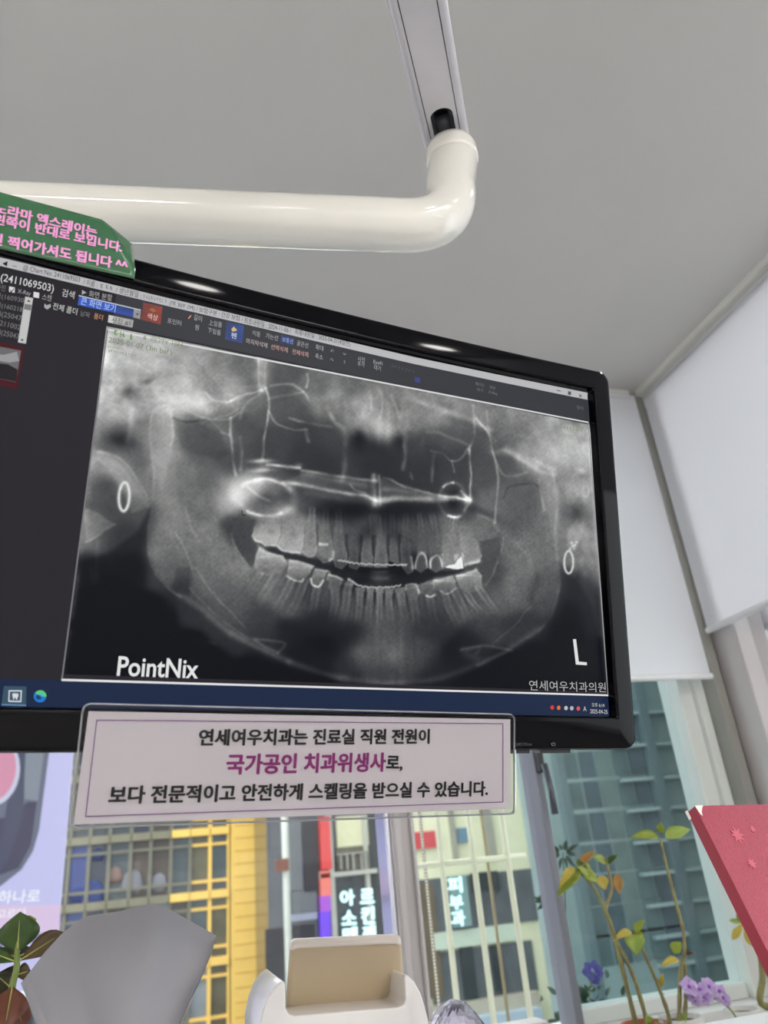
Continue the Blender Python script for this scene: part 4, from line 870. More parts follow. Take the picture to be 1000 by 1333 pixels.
# ------------------------------------------------------------------ leaves and plants
def leaf(base, tip, wid, nrmv, shape='ovate', fold=.25, curl=.15, n=9):
    base, tip = np.asarray(base, float), np.asarray(tip, float); d = tip - base; L = np.linalg.norm(d); d /= L
    nv_ = np.asarray(nrmv, float); nv_ = nrm(nv_ - d * (nv_ @ d)); s = np.cross(d, nv_); V = []; Fc = []
    for i in range(n + 1):
        f = i / n
        if shape == 'ovate': wf = math.sin(math.pi * f ** .75) ** .9 if 0 < f < 1 else .02
        elif shape == 'obovate': wf = math.sin(math.pi * f ** 1.25) ** .75 * (.5 + .5 * f) * 1.15 if 0 < f < 1 else .02
        elif shape == 'heart': wf = math.sin(math.pi * f ** .55) ** .8 if 0 < f < 1 else .03
        else: wf = math.sin(math.pi * f) if 0 < f < 1 else .02
        for k in range(-2, 3):
            x = k / 2 * wid / 2 * wf
            V.append(base + d * (f * L) + s * x + nv_ * (abs(x) * fold - curl * L * (f - .3) ** 2 + .004 * L * math.sin(i * 2.3 + k)))
    for i in range(n):
        for k in range(4): a = i * 5 + k; Fc.append((a, a + 5, a + 6, a + 1))
    return V, Fc
def leafmat(name, c, c2, tr=.3):
    m = mat(name, c, .35, c2=c2, scale=60); b = m.node_tree.nodes['Principled BSDF']; b.inputs['Subsurface Weight'].default_value = 0
    nt = m.node_tree; out = [q for q in nt.nodes if q.type == 'OUTPUT_MATERIAL'][0]; t = nt.nodes.new('ShaderNodeBsdfTranslucent'); t.inputs[0].default_value = rgba(c); ms = nt.nodes.new('ShaderNodeMixShader'); ms.inputs[0].default_value = tr
    nt.links.new(b.outputs[0], ms.inputs[1]); nt.links.new(t.outputs[0], ms.inputs[2]); nt.links.new(ms.outputs[0], out.inputs[0]); return m
L_DG = leafmat('deep_green_leaf', (86, 112, 52), (66, 92, 46)); L_BR = leafmat('bronze_leaf', (112, 92, 56), (84, 66, 44)); L_RB = leafmat('red_brown_leaf', (150, 96, 74), (116, 68, 56)); L_DK = leafmat('dark_leaf', (70, 70, 48), (56, 50, 42))
L_YG = leafmat('yellow_green_leaf', (168, 178, 66), (128, 148, 60)); L_YE = leafmat('yellow_leaf', (212, 194, 92), (190, 172, 80)); L_OR = leafmat('dried_orange_leaf', (190, 150, 84), (158, 118, 66), .2); L_LG = leafmat('light_green_leaf', (178, 196, 96), (150, 176, 84))
M_STEMG = mat('green_stem', (122, 138, 70), .5, noise=.1, scale=60, bump=.2); M_STEMB = mat('brown_thorny_stem', (112, 96, 70), .7, c2=(140, 140, 84), scale=50, bump=.4); M_VEIN = mat('pale_vein', (176, 176, 96), .5, noise=.05, scale=40)
M_SOIL = mat('potting_soil', (62, 50, 40), .95, noise=.3, scale=80, bump=.6)
def pot(parent, c, r, h, m, soil=True):
    part('pot', parent, m, [lathe(c, [(r * .72, 0), (r * .95, h * .85), (r, h * .86), (r, h), (r * .88, h), (r * .86, h * .9)], 28)], smooth=False)
    part('soil', parent, M_SOIL, [lathe((c[0], c[1], c[2] + h * .86), [(r * .87, 0), (r * .7, h * .06), (r * .2, h * .08)], 20)], smooth=True)

# round-leaved plant at the left edge
pY = .96
def lp(x, y, d=0): return atY(x, y, pY + d)
st0 = lp(12, 1333)
pl = thing('potted_plant', 'small plant with round green and bronze leaves at the left edge', 'plant', (st0[0], pY, CZ))
pot(pl, (st0[0] - .004, pY, CZ), .045, .075, mat('blue_glazed_pot', (110, 130, 160), .2, noise=.1, scale=20))
part('stem', pl, M_STEMG, [tube(catmull([(st0[0] - .004, pY, CZ + .066), lp(12, 1333), lp(15.6, 1287), lp(21.5, 1261), lp(22, 1241), lp(23.2, 1222)], 6), np.linspace(.0042, .0024, 31), 10)], smooth=True)
toc = lambda p: nrm(EYE - p)
for bx, tx, wd, m_, sh, dd, fold in (((22.8,1240),(26,1187.5),43,L_DG,'round',(0,-.006),.12), ((24.5,1251),(82,1214),25,L_BR,'obovate',(0,-.012),.2), ((21,1252),(-16,1238),17,L_DG,'obovate',(0,-.004),.2), ((20,1246),(-2,1236),15,L_DK,'round',(.004,.01),.2),
                                     ((24,1245),(44,1236),14,L_DK,'round',(.004,.014),.2), ((16,1284),(6,1340),38,L_RB,'round',(-.004,-.02),.15), ((17,1288),(-6,1268),34,L_DK,'round',(.003,.012),.2), ((19,1270),(40,1263),20,L_BR,'obovate',(.002,.01),.2), ((18,1286),(30,1342),24,L_RB,'obovate',(.004,.012),.2), ((34,1205),(47,1196),16,L_YG,'round',(.006,.008),.2)):
    p, q = lp(*bx, dd[0]), lp(*tx, dd[1]); ww = wd / F * np.linalg.norm(q - EYE) * .95
    lf = part('leaf', pl, m_, [leaf(p, q, ww, toc(p) + np.array([0, 0, .25]), sh, fold, .12)], smooth=True, solid=.0008)
    part('vein', lf, M_VEIN, [tube([p + (q - p) * f + toc(p) * (.0012 - .12 * np.linalg.norm(q - p) * (f - .3) ** 2) for f in np.linspace(0, .8, 7)], np.linspace(.0010, .0003, 7), 5)], smooth=True)

# plants on the window ledge
LZ = .74
wY = 1.47
def wp(x, y, d=0): return atY(x, y, wY + d)
PXM = lambda n_: n_ / F * 1.75
def planter(label, xs, name, cat):
    x = np.mean([wp(a, 1333)[0] for a in xs]); return thing(name, label, cat, (x, wY + .04, LZ))
M_POTW = mat('white_ceramic_pot', (222, 220, 216), .25, noise=.02, scale=14); M_TERRA = mat('terracotta_pot', (172, 110, 82), .8, noise=.1, scale=30)

def rose(label, stems, leaves, base_x, m_pot):
    b0 = np.array([wp(base_x, 1333)[0], wY + .03, LZ])
    t = thing('rose_bush', label, 'plant', b0); pot(t, b0, .043, .095, m_pot)
    for s in stems:
        P = [wp(*q) for q in s]; f = P[0].copy(); f = np.array([b0[0] + (f[0] - b0[0]) * .5, wY + .03 - .01, LZ + .09])
        P = catmull([f] + P, 8); r = np.linspace(.0046, .0024, len(P)) * (1 + .12 * np.sin(np.arange(len(P)) * 1.7))
        part('stem', t, M_STEMB, [tube(P, r, 8)] + [tube([P[k], P[k] + np.array([.006 * (-1) ** k, -.002, .002])], [.0014, .0002], 5) for k in range(4, len(P) - 3, 5)], smooth=True)
    for bx, tx, wd, m_, sh, cu in leaves:
        p, q = wp(*bx), wp(*tx, -.01)
        part('leaf', t, m_, [leaf(p, q, PXM(wd), toc(p) + np.array([0, 0, .6]), sh, .25, cu)], smooth=True, solid=.0006)
rose('bare rose stem with curling yellow and dried leaves, left of the tall upright stem', [
    [(842,1329),(823,1266),(801,1222),(787.5,1184),(772,1154),(753,1133)], [(800,1220),(790,1190),(789,1181),(796,1157),(791,1127),(789,1118)], [(872,1331),(857,1283),(843.6,1252),(830,1222),(826.6,1213)]],
    [((755,1130),(726,1160),17,L_YG,'ovate',.5), ((752,1128),(774,1106),10,L_OR,'ovate',.1), ((770,1140),(752,1122),16,L_YG,'round',.3), ((756,1132),(780,1147),13,L_YG,'ovate',.3), ((789,1122),(772,1114),11,L_YG,'ovate',.2), ((790,1124),(804,1112),7,L_DG,'ovate',.2),
     ((781,1140),(788,1158),13,L_YE,'ovate',.3), ((803,1136),(806,1163),12,L_OR,'round',.2), ((748,1128),(728,1150),10,L_YE,'ovate',.6), ((764,1138),(752,1118),9,L_DG,'ovate',.2), ((826,1213),(838,1197),9,L_YG,'ovate',.2), ((823,1212),(801,1218),9,L_YE,'ovate',.6), ((826,1216),(828,1243),21,L_LG,'heart',.2), ((830,1212),(836,1226),9,L_YG,'ovate',.2), ((846,1333),(842,1322),10,L_LG,'ovate',.2), ((861,1284),(862,1268),6,L_YE,'ovate',.2)], 850, M_TERRA)
rose('tall upright rose stem topped by two spread green leaves', [
    [(884,1331),(886,1266),(891,1242),(889.5,1211.6),(881,1177.6),(867,1123),(859,1090)], [(891,1330),(893,1290),(892,1262),(890,1240)]],
    [((858,1088),(824,1086),13,L_YG,'ovate',.35), ((866,1090),(899,1076),16,L_LG,'ovate',.3), ((860,1084),(861,1071),10,L_YG,'ovate',.1), ((876,1240),(886,1226),13,L_YG,'ovate',.2), ((884,1248),(862,1253),9,L_YE,'ovate',.5), ((893,1242),(902,1239),5,L_BR,'ovate',.5), ((888,1328),(894,1323),10,L_LG,'round',.2)], 899, M_POTW)
# orchid spray
b0 = np.array([wp(984, 1333)[0], wY + .03, LZ])
oc_ = thing('orchid', 'pale lilac orchid blossoms bending over the counter edge', 'plant', b0); pot(oc_, b0, .034, .09, M_POTW)
part('stem', oc_, M_STEMG, [tube(catmull([b0 + np.array([0, -.008, .085]), wp(962, 1328), wp(952, 1315), wp(938, 1303), wp(922, 1297), wp(905, 1292)], 6), .0018, 8)], smooth=True)
M_PET = [leafmat('lilac_petal', (226, 204, 240), (206, 176, 228), .4), leafmat('pale_lilac_petal', (236, 220, 244), (220, 198, 236), .4)]
for (fx, fy, r) in ((897, 1285, 11), (903, 1295, 10), (911, 1288, 8), (916, 1298, 9), (923, 1285, 10), (928, 1294, 9), (936, 1290, 8), (941, 1298, 8), (946, 1303, 6), (906, 1303, 6)):
    c_ = wp(fx, fy, -.012); nv2 = nrm(toc(c_) + RNG.normal(size=3) * .35); a1 = nrm(np.cross(nv2, [0, 0, 1.])); a2 = np.cross(nv2, a1); gs = []
    for k in range(5):
        t = 2 * math.pi * k / 5 + RNG.random(); dr = a1 * math.cos(t) + a2 * math.sin(t); gs.append(leaf(c_, c_ + dr * PXM(r) + nv2 * .003, PXM(r * 1.0), nv2, 'round', .2, .1, 6))
    bm_ = part('blossom', oc_, M_PET[int(RNG.integers(2))], gs, smooth=True, solid=.0004)
    part('blossom_heart', bm_, mat('violet_heart', (150, 96, 190), .5, noise=.1, scale=50), [lathe(c_ + nv2 * .001, [(.003, 0), (.0035, .002), (.001, .005)], 8, a1, a2, nv2)], smooth=True)
# small umbrella-leaved plant by the corner post
uY = 1.50
b0 = np.array([1.335, uY, LZ]); up_ = thing('umbrella_plant', 'small plant with yellow fingered leaves beside the corner post', 'plant', b0); pot(up_, b0, .045, .085, M_TERRA)
def up(x, y, d=0): return atY(x, y, uY + d)
part('stem', up_, M_STEMB, [tube(catmull([b0 + np.array([0, 0, .08]), up(997, 1310), up(993, 1270), up(988, 1222), up(986, 1205)], 6), np.linspace(.0075, .0045, 25), 10)], smooth=True)
part('leaf_stalk', up_, M_STEMG, [tube([up(987, 1212), up(978, 1204), up(968, 1201)], .0013, 6)], smooth=True)
for tx, wd, m_ in (((951,1198),6,L_YG), ((959,1191),6,L_YG), ((954,1222),9,L_YE), ((980,1232),10,L_YE), ((985,1215),9,L_YE), ((975,1190),7,L_YG), ((986,1196),8,L_YG)):
    p = up(968, 1201); q = up(*tx, -.008); part('leaf', up_, m_, [leaf(p, q, wd / F * 1.85, toc(p) + np.array([0, 0, .3]), 'obovate', .2, .15)], smooth=True, solid=.0006)

# ------------------------------------------------------------------ red notebook, spiral notebook and the file box they lean on
C3 = np.array([(905 - 500) / F, (1049 - 666.5) / F, 1.0]) * .70
Ac = nrm([1.21, .175, .5]); Bc = np.array([.177, .64, -.65]); Bc = nrm(Bc - Ac * (Bc @ Ac)); Nc = nrm(np.cross(Ac, Bc))   # camera axes
A3, B3, N3 = R @ Ac, R @ Bc, R @ Nc
Cw = EYE + R @ C3
kz = (CZ + .010 - Cw[2]) / B3[2]                                        # length down to the counter
bl_ = min(kz, .30)
rb = thing('red_notebook', 'red hardcover notebook with worn white corner leaning at the right edge', 'notebook', Cw + B3 * bl_)
TH = .0125
M_RED = mat('red_cover_shimmer', (172, 56, 78), .34, c2=(146, 38, 60), scale=700, bump=.35)
part('cover', rb, M_RED, [obox(Cw + A3 * .09 + B3 * bl_ / 2 + N3 * .0011, A3, B3, N3, .18, bl_, .0022)], label='shimmering red front cover')
part('spine', rb, mat('dark_red_spine', (150, 34, 52), .6, noise=.06, scale=60), [obox(Cw + A3 * .0011 + B3 * bl_ / 2 + N3 * TH / 2, A3, B3, N3, .0024, bl_ - .0006, TH - .0006)], label='darker red spine')
part('page_block', rb, mat('page_edges', (226, 222, 214), .8, noise=.04, scale=200), [obox(Cw + A3 * .09 + B3 * bl_ / 2 + N3 * (TH / 2 + .0009), A3, B3, N3, .172, bl_ - .008, TH - .006)])
part('back_cover', rb, M_RED, [obox(Cw + A3 * .09 + B3 * bl_ / 2 + N3 * (TH - .0011), A3, B3, N3, .18, bl_, .0022)])
def tri(px): return [onplane(x, y, Cw - N3 * .0003, N3) for x, y in px]
M_WORN = mat('worn_white_board', (236, 230, 228), .8, noise=.05, scale=80)
wa = Cw - N3 * .0002
part('worn_corner', rb, M_WORN, [prism([wa - A3 * .0006, wa + A3 * .010 - B3 * .0003, wa + A3 * .0075 + B3 * .002, wa + A3 * .004 + B3 * .006, wa + A3 * .0028 + B3 * .010, wa + A3 * .0012 + B3 * .008], -N3 * .0002),
     obox(wa - A3 * .0004 + B3 * .003 + N3 * TH, A3, B3, N3, .0012, .008, .003)], label='scuffed white corner')
M_STAR = mat('pale_star_print', (196, 90, 108), .5, noise=.03, scale=60)
for sx, sy, r in ((960, 1087, 12), (980, 1079, 6), (979, 1124, 8)):
    c_ = onplane(sx, sy, Cw - N3 * .0004, N3); pts = []
    for k in range(16):
        rr = r / F * .7 * (1 if k % 2 == 0 else .45); t = math.pi * k / 8; pts.append(c_ + A3 * rr * math.cos(t) + B3 * rr * math.sin(t))
    part('star_print', rb, M_STAR, [prism(pts, -N3 * .0001)], label='pale snowflake printed on the cover')
sp0 = onplane(966, 1156, Cw + N3 * (TH + .004), N3); sl = max(.05, (CZ + .009 - sp0[2]) / B3[2])
nb = thing('spiral_notebook', 'wire-bound notebook tucked behind the red notebook', 'notebook', sp0 + B3 * sl)
part('cover', nb, mat('silver_grey_cover', (170, 162, 160), .3, noise=.05, scale=60), [obox(sp0 + A3 * .08 + B3 * sl / 2, A3, B3, N3, .16, sl, .0012)], label='silver grey cover')
part('pages', nb, mat('notebook_pages', (236, 234, 230), .8, noise=.03, scale=200), [obox(sp0 + A3 * .083 + B3 * (sl / 2) + N3 * .005, A3, B3, N3, .154, sl - .006, .007)])
part('back_cover', nb, M_BLACK, [obox(sp0 + A3 * .08 + B3 * sl / 2 + N3 * .0095, A3, B3, N3, .16, sl, .0012)])
M_WIRE = mat('black_wire', (14, 14, 18), .3, metal=.4, noise=.05, scale=40)
k = 0; d_ = .008
while d_ < sl - .006:
    for off in (0, .0032):
        cc = sp0 + B3 * (d_ + off) + N3 * .0045 + A3 * .0015
        pts = [cc + (-A3 * math.cos(t)) * .0085 + N3 * math.sin(t) * .0085 + B3 * (.002 * t) for t in np.linspace(-2.2, 2.2, 16)]
        part('wire_ring', nb, M_WIRE, [tube(pts, .00075, 6)], smooth=True)
    d_ += .0155
# file box behind them (out of frame to the right)
fb = atD(1080, 1180, .80); base_y = max((Cw + B3 * 0 + N3 * .05)[1] + .02, .70)

# ------------------------------------------------------------------ outside the windows
M_ST = mat('street_asphalt', (96, 98, 102), .9, noise=.1, scale=3)
struct('ground', M_ST, [box(-60, 90, 2.6, 90, -9.2, -9)])
def facade(px, py, Y): return atY(px, py, Y)
def zy(y, x, Y): return atY(x, y, Y)[2]
def xx(x, y, Y): return atY(x, y, Y)[0]
# yellow office building
Y1 = 44.0
yb = thing('office_building', 'yellow-lit office building with gridded windows across the street', 'building', (0, Y1, -9))
M_YEL = mat('yellow_lit_facade', (248, 206, 110), .7, noise=.04, scale=1.5); M_YL2 = mat('yellow_groove', (214, 170, 82), .8, noise=.04, scale=2); M_MUL = mat('grey_mullion', (118, 116, 102), .6, noise=.05, scale=3)
xs = [xx(x, 1112, Y1) for x in (62, 90, 116, 142, 170, 196, 222.5, 247.5, 273.5, 298)]; xe = xx(347, 1112, Y1)
part('wall', yb, M_YEL, [box(xs[-1], xe, Y1, Y1 + 8, -9, 14)], bevel=.03)
gz = np.arange(-8.8, 13, .62)
part('wall_groove', yb, M_YL2, [box(xs[-1] + .3, xe, Y1 - .02, Y1 + .01, z, z + .05) for z in gz], label='darker grooves across the yellow wall')
part('core_wall', yb, mat('dark_core', (40, 44, 52), .6, noise=.1, scale=1), [box(xs[0] - 8, xs[-1], Y1 + .5, Y1 + 8, -9, 14)])
zr = {n_: zy(y, 285, Y1) for n_, y in (('s0', 1082), ('s1', 1164), ('s2', 1254), ('s3', 1340))}
story = zr['s0'] - zr['s1']
glz = [mat('pane_navy', (30, 42, 66), .2, noise=.2, scale=1.2), mat('pane_teal', (58, 72, 78), .2, noise=.2, scale=1.0), mat('pane_brown', (70, 58, 50), .3, noise=.3, scale=1.0), mat('pane_blue', (40, 66, 140), .3, noise=.3, scale=1.4), mat('pane_olive', (92, 88, 66), .3, noise=.3, scale=1.0), mat('pane_pale', (130, 138, 146), .3, noise=.2, scale=1.0)]
pick = [[0,3,0,1,2,2,1,4,1], [3,3,0,2,5,5,2,1,4], [1,0,3,1,0,2,1,5,4], [1,1,1,1,0,2,1,4,4]]
for s_ in range(-2, 4):
    zt = zr['s0'] - story * s_
    for c_ in range(9):
        a, b_ = xs[c_], xs[c_ + 1]; k = pick[s_ % 4][c_]
        wdw = part('window', yb, glz[k], [box(a, b_, Y1 + .28, Y1 + .34, zt - story * .94, zt - .1)])
        warm = c_ >= 6 or (c_ == 5 and s_ % 2)
        mm = M_YEL if c_ >= 7 else M_MUL  # yellow light flooding the right-hand bays is put into frame and sill colours
        part('window_frame', wdw, mm, [box(b_ - .09, b_ + .09, Y1, Y1 + .27, zt - story, zt)] + [box(a, b_, Y1 + .05, Y1 + .27, zt - story * q - .07, zt - story * q + .07) for q in (.20, .78)])
        part('sill_band', wdw, M_YEL if c_ >= 6 else mat('stone_band', (132, 128, 108), .7, noise=.06, scale=2) if 'stone_band' not in bpy.data.materials else bpy.data.materials['stone_band'], [box(a - .02, b_ + .02, Y1 - .12, Y1 + .27, zt - .15, zt + .22)])
    # things seen dimly behind the panes
    if s_ == 0:
        for px, py, r, cc in ((150, 1142, 9, (128, 104, 98)), (172, 1152, 13, (122, 122, 130)), (207, 1152, 10, (124, 124, 132)), (120, 1168, 14, (44, 62, 118)), (100, 1168, 8, (44, 62, 118)), (127, 1115, 7, (38, 56, 110))):
            p = facade(px, py, Y1 + .2); part('interior_shape', yb, mat('dim_interior_%d' % px, cc, .7, noise=.1, scale=2), [lathe((p[0], Y1 + .18, p[2] - r * .03), [(r * .030, 0), (r * .042, r * .03), (r * .03, r * .07), (r * .008, r * .085)], 14, np.array([1., 0, 0]), np.array([0, .15, 0]))], smooth=True, label='dim shape behind a pane')

# glazed shop building in the middle
Y2 = 38.0
mb = thing('shop_building', 'dark glazed shop building with white korean window lettering', 'building', (xx(418, 1150, Y2), Y2, -9))
F2 = lambda x, y, d=0: atY(x, y, Y2 - d)
def fr(px0, px1, py0, py1, d0, d1, xref=None):     # rectangle on that facade given by pixels
    a, b_ = F2((px0), (py0 + py1) / 2), F2(px1, (py0 + py1) / 2); xm = (px0 + px1) / 2
    return box(a[0], b_[0], Y2 - d1, Y2 - d0, F2(xm, py1)[2], F2(xm, py0)[2])
part('dark_glazing', mb, mat('shop_glass_dark', (72, 76, 82), .15, noise=.15, scale=.8), [box(F2(347, 1150)[0] + .05, F2(500, 1150)[0], Y2, Y2 + 5, -9, 14)])
part('band', mb, mat('pale_band', (150, 154, 172), .6, noise=.05, scale=2), [fr(372, 412, 1189, 1198, 0, .3)], label='pale horizontal band')
part('dark_panel', mb, mat('dark_panel', (44, 44, 50), .5, noise=.08, scale=2), [fr(394, 412, 1069, 1160, 0, .2), fr(346, 412, 1206, 1330, 0, .1)])
part('grey_panel', mb, mat('slate_panel', (104, 108, 112), .6, noise=.06, scale=2), [fr(376, 393, 1069, 1160, 0, .15), fr(380, 412, 1158, 1188, 0, .15)])
vs = [('red', (1064, 1132), (196, 66, 66)), ('salmon', (1134, 1166), (214, 116, 106)), ('orchid', (1166, 1186), (156, 84, 190)), ('violet', (1186, 1222), (110, 70, 210))]
for nme, (a, b_), c_ in vs: part('sign_panel', mb, mat('vertical_sign_' + nme, c_, .5, noise=.06, scale=3, emit=.25), [fr(415, 428, a, b_, 0, .5)], label=nme + ' segment of the vertical sign')
part('shop_frame', mb, mat('pale_shop_frame', (176, 176, 168), .5, noise=.05, scale=3), [fr(429, 436, 1060, 1330, 0, .45), fr(414, 488, 1134, 1140, 0, .5), fr(478, 483, 1060, 1330, 0, .4)])
part('cream_panel', mb, mat('cream_panel', (206, 204, 170), .6, noise=.06, scale=2), [fr(437, 478, 1062, 1102, 0, .2)])
part('dim_interior', mb, mat('dim_interior_olive', (96, 92, 80), .6, noise=.2, scale=2), [fr(437, 478, 1103, 1132, 0, .18)])
part('balusters', mb, mat('grey_baluster', (160, 160, 154), .5, noise=.05, scale=3), [fr(x, x + 2, 1112, 1132, .2, .4) for x in (441, 449, 457, 468, 475)] + [fr(437, 478, 1110, 1112, .2, .4)])
SIGN = mat('glowing_sign_letters', (196, 236, 240), .4, emit=1.1, noise=.02, scale=4)
spl2 = lambda x, y: atY(x, y, Y2 - .55)
for s_, a, b_, y, h_ in (('아', 443.5, 461, 1168.5, 20), ('소', 445.5, 463.5, 1194.5, 18), ('떼', 447, 464.5, 1215.5, 17), ('르', 469.5, 486.5, 1166.5, 18), ('킨', 471, 487.5, 1191.5, 22), ('깨', 472.5, 488.5, 1213, 16)):
    lettering(s_, spl2, (a, y + .6), (b_, y - .6), h_, SIGN, mb, bold=.05, name='sign_letter')
# building with the clinic sign to its right
Y3 = 36.0
cb = thing('clinic_building', 'cream building with red and blue panels and a lit vertical clinic sign', 'building', (xx(615, 1150, Y3), Y3, -9))
F3 = lambda x, y: atY(x, y, Y3)
def f3(px0, px1, py0, py1, d0, d1):
    ym, xm = (py0 + py1) / 2, (px0 + px1) / 2
    return box(F3(px0, ym)[0], F3(px1, ym)[0], Y3 - d1, Y3 - d0, F3(xm, py1)[2], F3(xm, py0)[2])
M_CRM = mat('cream_render', (214, 216, 184), .75, noise=.06, scale=1)
part('wall', cb, M_CRM, [box(F3(520, 1150)[0], F3(698, 1150)[0], Y3, Y3 + 6, -9, 14)])
part('red_panel', cb, mat('red_panel', (196, 74, 78), .6, noise=.05, scale=2), [f3(530, 566, 1083, 1105, 0, .2)], label='red panel')
part('blue_panel', cb, mat('blue_panel', (96, 128, 146), .6, noise=.05, scale=2), [f3(594, 607, 1078, 1097, 0, .2)], label='blue panel')
part('downpipe', cb, mat('grey_downpipe', (150, 150, 136), .6, noise=.05, scale=2), [f3(585, 591, 1040, 1120, 0, .25)])
part('downpipe', cb, mat('grey_downpipe_b', (146, 148, 134), .6, noise=.05, scale=2), [f3(630, 640, 1040, 1120, 0, .25)])
part('shop_front', cb, mat('dim_shop_front', (88, 94, 98), .3, noise=.25, scale=.9), [f3(540, 697, 1138, 1208, 0, .1), f3(560, 697, 1232, 1300, 0, .1)])
part('shop_front', cb, mat('brown_shop_front', (98, 88, 70), .5, noise=.15, scale=.9), [f3(540, 570, 1150, 1300, .1, .2)], label='brown door beside the shop front')
part('dark_opening', cb, mat('dark_opening', (44, 52, 54), .4, noise=.2, scale=1), [f3(612, 646, 1135, 1160, .1, .3), f3(600, 616, 1230, 1300, .1, .25), f3(640, 652, 1230, 1290, .1, .25)])
part('pale_band', cb, mat('pale_green_band', (190, 204, 186), .7, noise=.05, scale=2), [f3(562, 668, 1208, 1230, 0, .35)])
part('stone_ledge', cb, mat('stone_ledge', (170, 166, 150), .8, noise=.06, scale=2), [f3(540, 697, 1300, 1318, 0, .6)])
part('canopy', cb, mat('pale_blue_canopy', (170, 188, 202), .5, noise=.05, scale=2), [f3(540, 697, 1318, 1400, .1, 1.2)])
part('sign_box', cb, mat('sign_box_grey', (120, 150, 148), .5, noise=.06, scale=3), [f3(583, 605, 1140, 1206, .3, .6)])
spl3 = lambda x, y: atY(x, y, Y3 - .65)
for s_, a, b_, y, h_ in (('피', 583.5, 601, 1152, 20), ('부', 586, 602.5, 1175, 18), ('과', 588, 605, 1195.5, 20)): lettering(s_, spl3, (a, y + .7), (b_, y - .7), h_, SIGN, cb, bold=.045, name='sign_letter')
# guard rail close outside the casement
gY = 2.25
gr = thing('guard_rail', 'cream tubular guard rail just outside the middle window pane', 'railing', (.85, gY, .5))
M_CRP = mat('cream_painted_pipe', (222, 222, 196), .4, noise=.05, scale=12)
def gp(x, y): return atY(x, y, gY)
zr_ = gp(630, 1119)[2]
part('top_rail', gr, M_CRP, [tube([(gp(520, 1125)[0], gY, zr_), (gp(684, 1112)[0], gY, zr_)], .008, 12)], smooth=True)
part('bottom_rail', gr, M_CRP, [tube([(gp(520, 1125)[0], gY, .56), (gp(690, 1112)[0], gY, .56)], .008, 12)], smooth=True)
for x, y in ((576, 1130), (617, 1122), (660.5, 1114)): part('baluster', gr, M_CRP, [tube([(gp(x, y)[0], gY, .56), (gp(x, y)[0], gY, 1.9)], .0085, 12)], smooth=True)
M_TP = mat('tan_thin_pipe', (160, 146, 112), .5, noise=.06, scale=12)
for x, y in ((562, 1170), (641, 1130)): part('thin_baluster', gr, M_TP, [tube([(gp(x, y)[0], gY + .03, .56), (gp(x, y)[0], gY + .03, 1.3)], .005, 8)], smooth=True, label='thin tan bar')
dpz = thing('street_pole', 'white downpipe in front of the yellow building edge', 'pole', (xx(373, 1150, 30), 30, -9))
part('pole', dpz, mat('white_pole', (206, 210, 200), .5, noise=.04, scale=3), [tube([(xx(373, 1150, 30), 30, -9), (xx(373, 1150, 30), 30, 14)], .13, 12)], smooth=True)
part('bracket', dpz, mat('rusty_bracket', (120, 78, 66), .7, noise=.1, scale=6), [obox(atY(367, 1126, 29.8), np.array([1., 0, 0]), np.array([0, 1., 0]), np.array([0, 0, 1.]), .45, .4, .4)])

# grey-green office block seen through the tinted pane
Y4 = 24.0
tbk = thing('glass_office_block', 'dim grey-green office block with pale floor bands behind the tinted pane', 'building', (xx(830, 1150, Y4), Y4, -9))
F4 = lambda x, y: atY(x, y, Y4)
x0_, x1_ = atY(694, 1150, 32)[0], F4(1010, 1100)[0]
part('facade', tbk, mat('grey_green_facade', (138, 156, 156), .4, noise=.1, scale=.6), [box(x0_, x1_ + 2, Y4, Y4 + 8, -9, 14)])
zz_ = [F4(830, y)[2] for y in (930, 972, 1016, 1056, 1098, 1140, 1182, 1224, 1262)]
for z in zz_: part('floor_band', tbk, mat('pale_floor_band', (166, 182, 182), .5, noise=.04, scale=1) if 'pale_floor_band' not in bpy.data.materials else bpy.data.materials['pale_floor_band'], [box(x0_, x1_, Y4 - .3, Y4, z - .03, z + .07)])
xa, xb = F4(752, 1120)[0], F4(868, 1120)[0]
for z in zz_[1:]:
    for i in range(5):
        a = xa + (xb - xa) * i / 5; b_ = xa + (xb - xa) * (i + 1) / 5
        part('window', tbk, mat('dim_office_window_%d' % (i % 3), ((98, 116, 118), (86, 102, 110), (114, 130, 128))[i % 3], .25, noise=.2, scale=1.2) if 'dim_office_window_%d' % (i % 3) not in bpy.data.materials else bpy.data.materials['dim_office_window_%d' % (i % 3)], [box(a + .04, b_ - .04, Y4 - .08, Y4 - .01, z + .2, z + 1.05)])
part('pier', tbk, mat('slate_pier', (104, 122, 126), .5, noise=.06, scale=1), [box(F4(740, 1120)[0], F4(750, 1120)[0], Y4 - .4, Y4, -9, 14), box(F4(868, 1120)[0], F4(880, 1120)[0], Y4 - .4, Y4, -9, 14)])
# banded building beyond the right-hand window
X5 = 16.0
b5 = thing('banded_building', 'building with cream and dark horizontal bands beyond the right-hand window', 'building', (X5, 12, -9))
part('dark_wall', b5, mat('dark_teal_wall', (62, 80, 82), .4, noise=.12, scale=.6), [box(X5, X5 + 6, 4, 21, -9, 20)])
for (ya, yb_) in ((812, 826), (838, 853), (868, 886), (902, 922), (940, 962), (985, 1010)):
    za, zb_ = atX(980, ya - 4, X5)[2], atX(980, yb_ - 6, X5)[2]
    part('band', b5, mat('cream_band', (170, 182, 170), .7, noise=.06, scale=.8) if 'cream_band' not in bpy.data.materials else bpy.data.materials['cream_band'], [box(X5 - .25, X5, 4, 21, zb_, za)])

